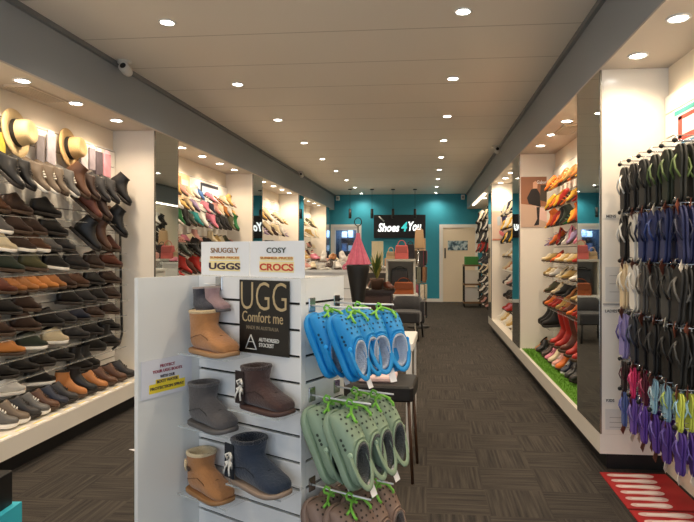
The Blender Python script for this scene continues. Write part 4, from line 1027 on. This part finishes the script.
MID = [(-.44+.098*k, -.14, 0, ['sneaker', 'slip', 'sandal'][k % 3], ['white', 'brown', 'white', 'rose', 'cream', 'white', 'dark brown', 'white', 'pink', 'white'][k]) for k in range(10)]
MID += [(-.42+.115*k, .08, .098, ['sneaker', 'slip'][k % 2], ['rose', 'white', 'gold', 'pink', 'white', 'tan', 'white', 'rose'][k]) for k in range(8)]
for k, (dx, dy, dz, kind, cn) in enumerate(MID):
    o = shoe(kind, cn); o.location = (gx+dx, gy+dy, 1.181+dz); o.rotation_euler = (0, 0, R(-70+random.uniform(-25, 25))); o.scale = (.78, .78, .9)
    tag(o, '%s %s, %s from left %s the middle display unit' % (cn, WORDS[kind], ORD[k if k < 10 else k-10], 'along the front of' if k < 10 else 'on the riser of'), 'shoe', 'shoes on the middle display unit')
gx2, gy2 = -1.42, 8.8
gondola(gx2, gy2, .9, .5, 1.22, 'second white display unit deeper in the shop, left of the pink scarf')
for k, (dx, dy, kind, cn) in enumerate([(-.36, -.1, 'sneaker', 'white'), (-.2, -.12, 'slip', 'rose'), (-.04, -.1, 'sneaker', 'cream'), (.12, -.12, 'sneaker', 'white'), (.3, -.1, 'slip', 'pink')]):
    o = shoe(kind, cn); o.location = (gx2+dx, gy2+dy, 1.221); o.rotation_euler = (0, 0, R(-50+random.uniform(-20, 20)))
    tag(o, '%s %s, %s of those on the second white display unit' % (cn, WORDS[kind], ORD[k]), 'shoe', 'shoes on the second display unit')

# handbag display unit
bx, by = wc(.40, 9.9)
t = empty('bag_display', (bx, by, 0), R(3)); tag(t, 'pale grey two-level display unit holding handbags near the sales counter', 'display unit')
PG = mat((196, 194, 184), .5)
box('top_shelf', PG, -.26, .26, -.2, .2, 1.22, 1.26, t); box('lower_shelf', WHITE2, -.34, .30, -.28, .2, .60, .65, t)
for x in (-.24, .24):
    box('side_panel', PG, x-.02, x+.02, -.18, .18, .65, 1.22, t)
box('back_panel', PG, -.22, .22, .16, .19, .65, 1.22, t)
for x, y in ((-.31, -.25), (.27, -.25), (-.31, .17), (.27, .17)):
    b = MB(); leg_tube(b, x, y, 0, .6, .018); b.build('leg', PG, t)
def bag(cx, cy, z, w_, d_, h_, rgb, label, rz=0, flap=True, handle=.12):
    t = empty('handbag', (cx, cy, z), rz); tag(t, label, 'bag', 'handbags near the counter'); m = mat(rgb, .45, bump=.1, scale=60)
    rings = []
    for f, k in ((0, .94), (.05, 1), (.6, .97), (.95, .86), (1, .8)):
        W, D = w_/2*k, d_/2*(k if f < .5 else k*.8); r = min(W, D)*.35
        rings.append([Vector((sx*(W-r)+r*math.cos(a), sy*(D-r)+r*math.sin(a), h_*f)) for sx, sy, a0 in ((1, 1, 0), (-1, 1, 90), (-1, -1, 180), (1, -1, 270)) for a in (R(a0), R(a0+45), R(a0+90))])
    MB().loft(rings).build('body', m, t)
    if flap: box('flap', mat(tuple(int(c*.85) for c in rgb), .45), -w_*.42, w_*.42, -d_/2-.006, -d_/2*.7, h_*.45, h_*.93, t, .004)
    b = MB(); b.tube([(w_*.3*math.cos(a), 0, h_*.95+handle*math.sin(a)) for a in [math.pi*k/12 for k in range(13)]], .007, 8); b.build('handle', m, t)
bag(bx+.06, by-.12, .65, .36, .16, .21, (158, 82, 38), 'orange-brown leather handbag on the lower white shelf', R(3), handle=.08)
bag(bx-.02, by+.03, .652, .32, .12, .44, (68, 70, 74), 'dark grey handbag behind the orange-brown one', R(3), handle=.05)
bag(bx+.02, by-.03, 1.26, .24, .14, .24, (222, 112, 108), 'coral pink handbag on top of the pale display unit', 0, handle=.1)
bag(bx+.17, by+.03, 1.26, .16, .12, .26, (46, 44, 46), 'small black handbag beside the coral pink bag', 0, handle=.06)
bag(bx-.17, by-.02, 1.26, .16, .12, .13, (206, 178, 140), 'small beige handbag beside the coral pink bag', 0, handle=.08)
# try-on chair in front of the bag display
cx, cy = wc(.44, 8.95)
t = empty('tub_chair', (cx, cy, 0), R(-10)); tag(t, 'charcoal upholstered tub chair in front of the bag display', 'chair'); CH = fabric((48, 48, 52), 80, .4, .1)
b = MB(); b.rbox(-.27, .27, -.25, .25, .28, .45, .03); b.build('seat', CH, t)
b = MB(); P = []
for k in range(15):
    a = R(-10)+math.pi*1.11*k/14; P.append((math.cos(a), math.sin(a), .66 if 3 < k < 11 else .60))
b.loft([[Vector((.31*x, .28*y, .26)), Vector((.31*x, .28*y, h)), Vector((.25*x, .22*y, h)), Vector((.25*x, .22*y, .26))] for x, y, h in P]); b.build('backrest', CH, t)
for x, y in ((-.22, -.2), (.22, -.2), (-.22, .2), (.22, .2)):
    b = MB(); b.tube([(x, y, .28), (x*1.1, y*1.1, 0)], .014, 8); b.build('leg', BLACK, t)
# rack of accessories at the aisle side
rx, ry = wc(.74, 10.3)
t = empty('accessory_rack', (rx, ry, 0)); tag(t, 'tall slim rack of small accessories at the aisle end of the counter', 'rack')
b = MB(); b.tube([(0, 0, .03), (0, 0, 1.44)], .015, 8); b.build('pole', STEEL, t); MB().lathe([(.2, 0), (.2, .02), (.03, .03)], 24).build('base', BLACK, t)
for j, z in enumerate((.30, .62, .94, 1.24)):
    b = MB(); b.tube([(.14*math.cos(a), .14*math.sin(a), z+.2) for a in [2*math.pi*k/24 for k in range(24)]], .006, 6, closed=True)
    for k in range(4): a = math.pi*k/2; b.tube([(0, 0, z+.2), (.14*math.cos(a), .14*math.sin(a), z+.2)], .004, 6)
    b.build('hoop', STEEL, t)
PC = [(40, 38, 40), (200, 190, 170), (90, 80, 70), (170, 90, 110), (120, 124, 110), (60, 56, 60), (226, 214, 196), (150, 110, 80)]
for j, z in enumerate((.30, .62, .94, 1.24)):
    for k in range(9):
        a = 2*math.pi*k/9+.3*j; o = MB(); o.rbox(-.038, .038, -.012, .012, -.13+.03*(k % 3), .17, .008)
        q = o.build('accessory_packet', mat(PC[(k*3+j) % 8], .6, vary=.3, scale=25), None, (rx+.15*math.cos(a), ry+.15*math.sin(a), z), (0, 0, a+math.pi/2))
        tag(q, 'small accessory packet on the slim rack, %s tier up, %s round' % (ORD[j], ORD[k]), 'packet', 'packets on the accessory rack')
# straw bag on top of the rack and dark hat
bag(rx+.02, ry-.02, 1.45, .17, .12, .34, (206, 172, 130), 'beige woven bag standing above the accessory rack', 0, False, .05)

# sales counter
t = empty('sales_counter', (-1.0, 12.6, 0)); tag(t, 'white sales counter in front of the teal back wall', 'counter')
box('counter_body', mat((222, 214, 204), .5), -.85, .75, -.3, .3, .0, 1.02, t); box('counter_top', WHITE2, -.9, .8, -.35, .35, 1.02, 1.06, t)
box('front_panel', mat((70, 66, 64), .5), -.8, .3, -.305, -.3, .1, .92, t)
def card_stand(x, y, z, w_, h_, rgb, label):
    t = empty('card_sign', (x, y, z)); tag(t, label, 'sign', 'counter cards'); box('card', mat(rgb, .5, vary=.15, scale=14), -w_/2, w_/2, -.004, .004, .01, h_, t); box('foot', ACRYL, -w_/2, w_/2, -.04, .04, 0, .01, t)
card_stand(-1.10, 12.45, 1.06, .26, .56, (226, 214, 180), 'cream printed card standing on the sales counter left of the dark grey bag')
card_stand(-.15, 12.5, 1.06, .24, .62, (206, 170, 130), 'tan printed card standing at the right end of the sales counter')
for k, (x, rgb, h_) in enumerate([(-1.7, (226, 222, 214), .22), (-1.45, (60, 52, 50), .16), (-.85, (200, 150, 110), .18), (-.6, (240, 236, 226), .26), (-.38, (46, 44, 48), .14)]):
    o = box('counter_box', mat(rgb, .5), x-.09, x+.09, 12.4, 12.58, 1.061, 1.061+h_, None, .01); tag(o, 'small box on the sales counter, %s from the left' % ORD[k], 'box', 'boxes on the sales counter')

# leafy plant left of the bags
def plant(x, y, z, h_, label, cols=((110, 120, 40), (70, 92, 40), (170, 160, 80))):
    t = empty('potted_plant', (x, y, z)); tag(t, label, 'plant')
    MB().lathe([(.07, 0), (.09, .12), (.10, .15), (.085, .15), (.08, .13)], 20).build('pot', mat((90, 66, 52), .6), t)
    b = MB()
    for k in range(46):
        a = random.uniform(0, 6.28); L_ = random.uniform(.5, 1)*h_; lean = random.uniform(.1, .9); w_ = random.uniform(.012, .022)
        P = []
        for j in range(6):
            f = j/5; r = L_*lean*f*.55*(1+.3*f); zz = .14+L_*(f-.35*lean*f*f); P.append((Vector((r*math.cos(a), r*math.sin(a), zz)), w_*math.sin(math.pi*min(.97, f*.9+.1))))
        n_ = Vector((-math.sin(a), math.cos(a), 0))
        vs = []
        for p, q in P: vs += [p-n_*q, p+n_*q]
        b.add(vs, [(2*j, 2*j+1, 2*j+3, 2*j+2) for j in range(5)], k % 3, True)
    b.build('foliage', [mat(c_, .5) for c_ in cols], t)
px_, py_ = wc(-.015, 7.6)
t = empty('plant_stand', (px_, py_, 0)); tag(t, 'dark side table under the leafy plant beside the pink scarf', 'side table')
box('table_top', mat((46, 34, 32), .4), -.24, .24, -.2, .2, .84, .88, t); box('cabinet_body', mat((54, 38, 36), .5), -.21, .21, -.17, .17, .0, .84, t)
box('drawer_front', mat((68, 48, 44), .5), -.19, .19, -.18, -.17, .55, .8, t)
plant(px_, py_, .88, .44, 'yellow green leafy plant on the dark side table')
for k, (dx, kind, cn) in enumerate(((-.16, 'slip', 'white'), (.16, 'slip', 'red-brown'))):
    o = shoe(kind, cn); o.location = (px_+dx, py_-.08, .881); o.rotation_euler = (0, 0, R(-60)); tag(o, '%s loafer beside the leafy plant pot' % cn, 'shoe', 'loafers by the plant')
plant(wc(-.3, 9.6)[0], wc(-.3, 9.6)[1], 0.0, 1.2, 'taller leafy plant standing on the floor behind the dark side table', ((110, 90, 50), (150, 130, 80), (90, 50, 45)))

# low table by the far door
t = empty('shoe_care_table', (1.12, 14.2, 0)); tag(t, 'small stand with a green box by the back door', 'stand')
for z in (.10, .55, 1.02): box('shelf', mat((120, 90, 60), .5), -.22, .22, -.2, .2, z, z+.04, t)
for x, y in ((-.2, -.18), (.2, -.18), (-.2, .18), (.2, .18)):
    b = MB(); leg_tube(b, x, y, 0, 1.06, .015); b.build('leg', BLACK, t)
for z, h_, rgb, lab, nm in ((1.061, .2, (60, 130, 60), 'green box on top of the small stand by the back door', 'green_box'), (.591, .32, (226, 222, 216), 'white box on the middle shelf of the stand by the back door', 'white_box'), (.141, .34, (206, 206, 206), 'pale box on the lowest shelf of the stand by the back door', 'pale_box')):
    o = box(nm, mat(rgb, .6), .94, 1.28, 14.06, 14.34, z, z+h_, None, .01); tag(o, lab, 'box')

# shop name sign on the back wall
t = empty('shop_sign', (-.755, YB-.005, 2.08)); tag(t, 'black shop name sign with white and teal lettering on the teal wall', 'sign')
box('sign_board', mat((12, 12, 14), .4), -.715, .715, -.05, 0, -.32, .32, t)
WT = emis((245, 250, 250), .9); TT = emis((60, 190, 190), .7)  # letter colours carry their own glow, no lamp behind them
text('Shoes', 'white_lettering', WT, t, Matrix.Translation((-.30, -.055, -.03)) @ RX, .60, .24, .03, .25, .004)
text('4', 'teal_numeral', TT, t, Matrix.Translation((.13, -.055, -.01)) @ RX, .17, .26, .03, .2, .004)
text('You', 'white_lettering', WT, t, Matrix.Translation((.42, -.055, -.0)) @ RX, .36, .26, .03, .25, .004)
b = MB(); b.tube([(-.57, -.055, .28), (-.43, -.055, .14)], .018, 8); b.build('shoe_stroke', mat((200, 205, 205), .4), t)
# pendants
for k, px in enumerate((350, 372, 393, 415)):
    x, y = wc((px-HX)/F*14.2, 14.2)
    t = empty('pendant_light', (x, y, ZC)); tag(t, 'thin black pendant before the teal wall, %s from the left' % ORD[k], 'pendant lamp', 'black pendants')
    b = MB(); b.tube([(0, 0, -.02), (0, 0, -.50)], .004, 6); b.build('cord', BLACK, t)
    MB().lathe([(.035, -.50), (.038, -.74), (.030, -.745)], 16).build('lamp_shade', BLACK, t)
    MB().lathe([(.05, 0), (.05, -.02)], 16).build('ceiling_rose', BLACK, t)

# cameras and sensors
def dome(x, y, z, rz, label):
    t = empty('security_camera', (x, y, z), rz); tag(t, label, 'security camera', 'security cameras'); m = mat((206, 202, 194), .4)
    MB().lathe([(.055, 0), (.055, -.02), (.03, -.03)], 20).build('mount', m, t)
    b = MB(); b.lathe([(.0, -.075), (.03, -.07), (.042, -.04), (.042, .03), (.03, .035)], 18, M=Matrix.Translation((.02, -.03, -.07)) @ Matrix.Rotation(R(70), 4, 'X')); b.build('camera_head', m, t)
    b = MB(); b.lathe([(.025, -.002), (.025, .002)], 14, M=Matrix.Translation((.02, -.03, -.07)) @ Matrix.Rotation(R(70), 4, 'X') @ Matrix.Translation((0, 0, .037))); b.build('lens', BLACK, t)
dome(-2.49, 4.43, ZC, 0, 'white security camera on the ceiling above the men\'s wall')
dome(-2.49, 10.9, ZC, 0, 'white security camera far along the left bulkhead')
dome(1.02, 8.47, ZC, 0, 'white security camera high on the right bulkhead')
for x, n in ((-2.48, 'left'), (.98, 'right')):
    t = empty('alarm_sensor', (x, YB-.03, 2.88)); tag(t, 'small white alarm sensor in the %s top corner of the teal wall' % n, 'sensor', 'alarm sensors')
    b = MB(); b.rbox(-.05, .05, -.03, .03, -.07, .06, .015); b.build('housing', WHITE2, t)
    box('sensor_window', mat((180, 180, 180), .2), -.03, .03, -.034, -.03, -.04, .02, t)

# black stand with cyan foot at the bottom left corner, and a slip of paper on the carpet
tx, ty = wc(-.665*2.55, 2.55)
t = empty('sock_stand', (tx-.14, ty, 0), R(5)); tag(t, 'black display stand with a cyan foot at the bottom left corner', 'stand')
box('foot_block', mat((60, 190, 214), .5), -.16, .13, -.12, .12, 0, .2, t); box('stand_body', BLACK, -.15, .10, -.10, .10, .2, .36, t, .006)
tx, ty = wc(-.4325*3.94, 3.94)
b = MB(); b.add([(-.05, .0, .001), (.06, -.05, .001), (.07, .05, .001), (-.05, .0, .003), (.06, -.05, .003), (.07, .05, .003)], [(2, 1, 0), (3, 4, 5), (0, 1, 4, 3), (1, 2, 5, 4), (2, 0, 3, 5)])
o = b.build('paper_slip', PAPER, None, (tx, ty, 0)); tag(o, 'white paper corner lying on the carpet left of the stand', 'paper')
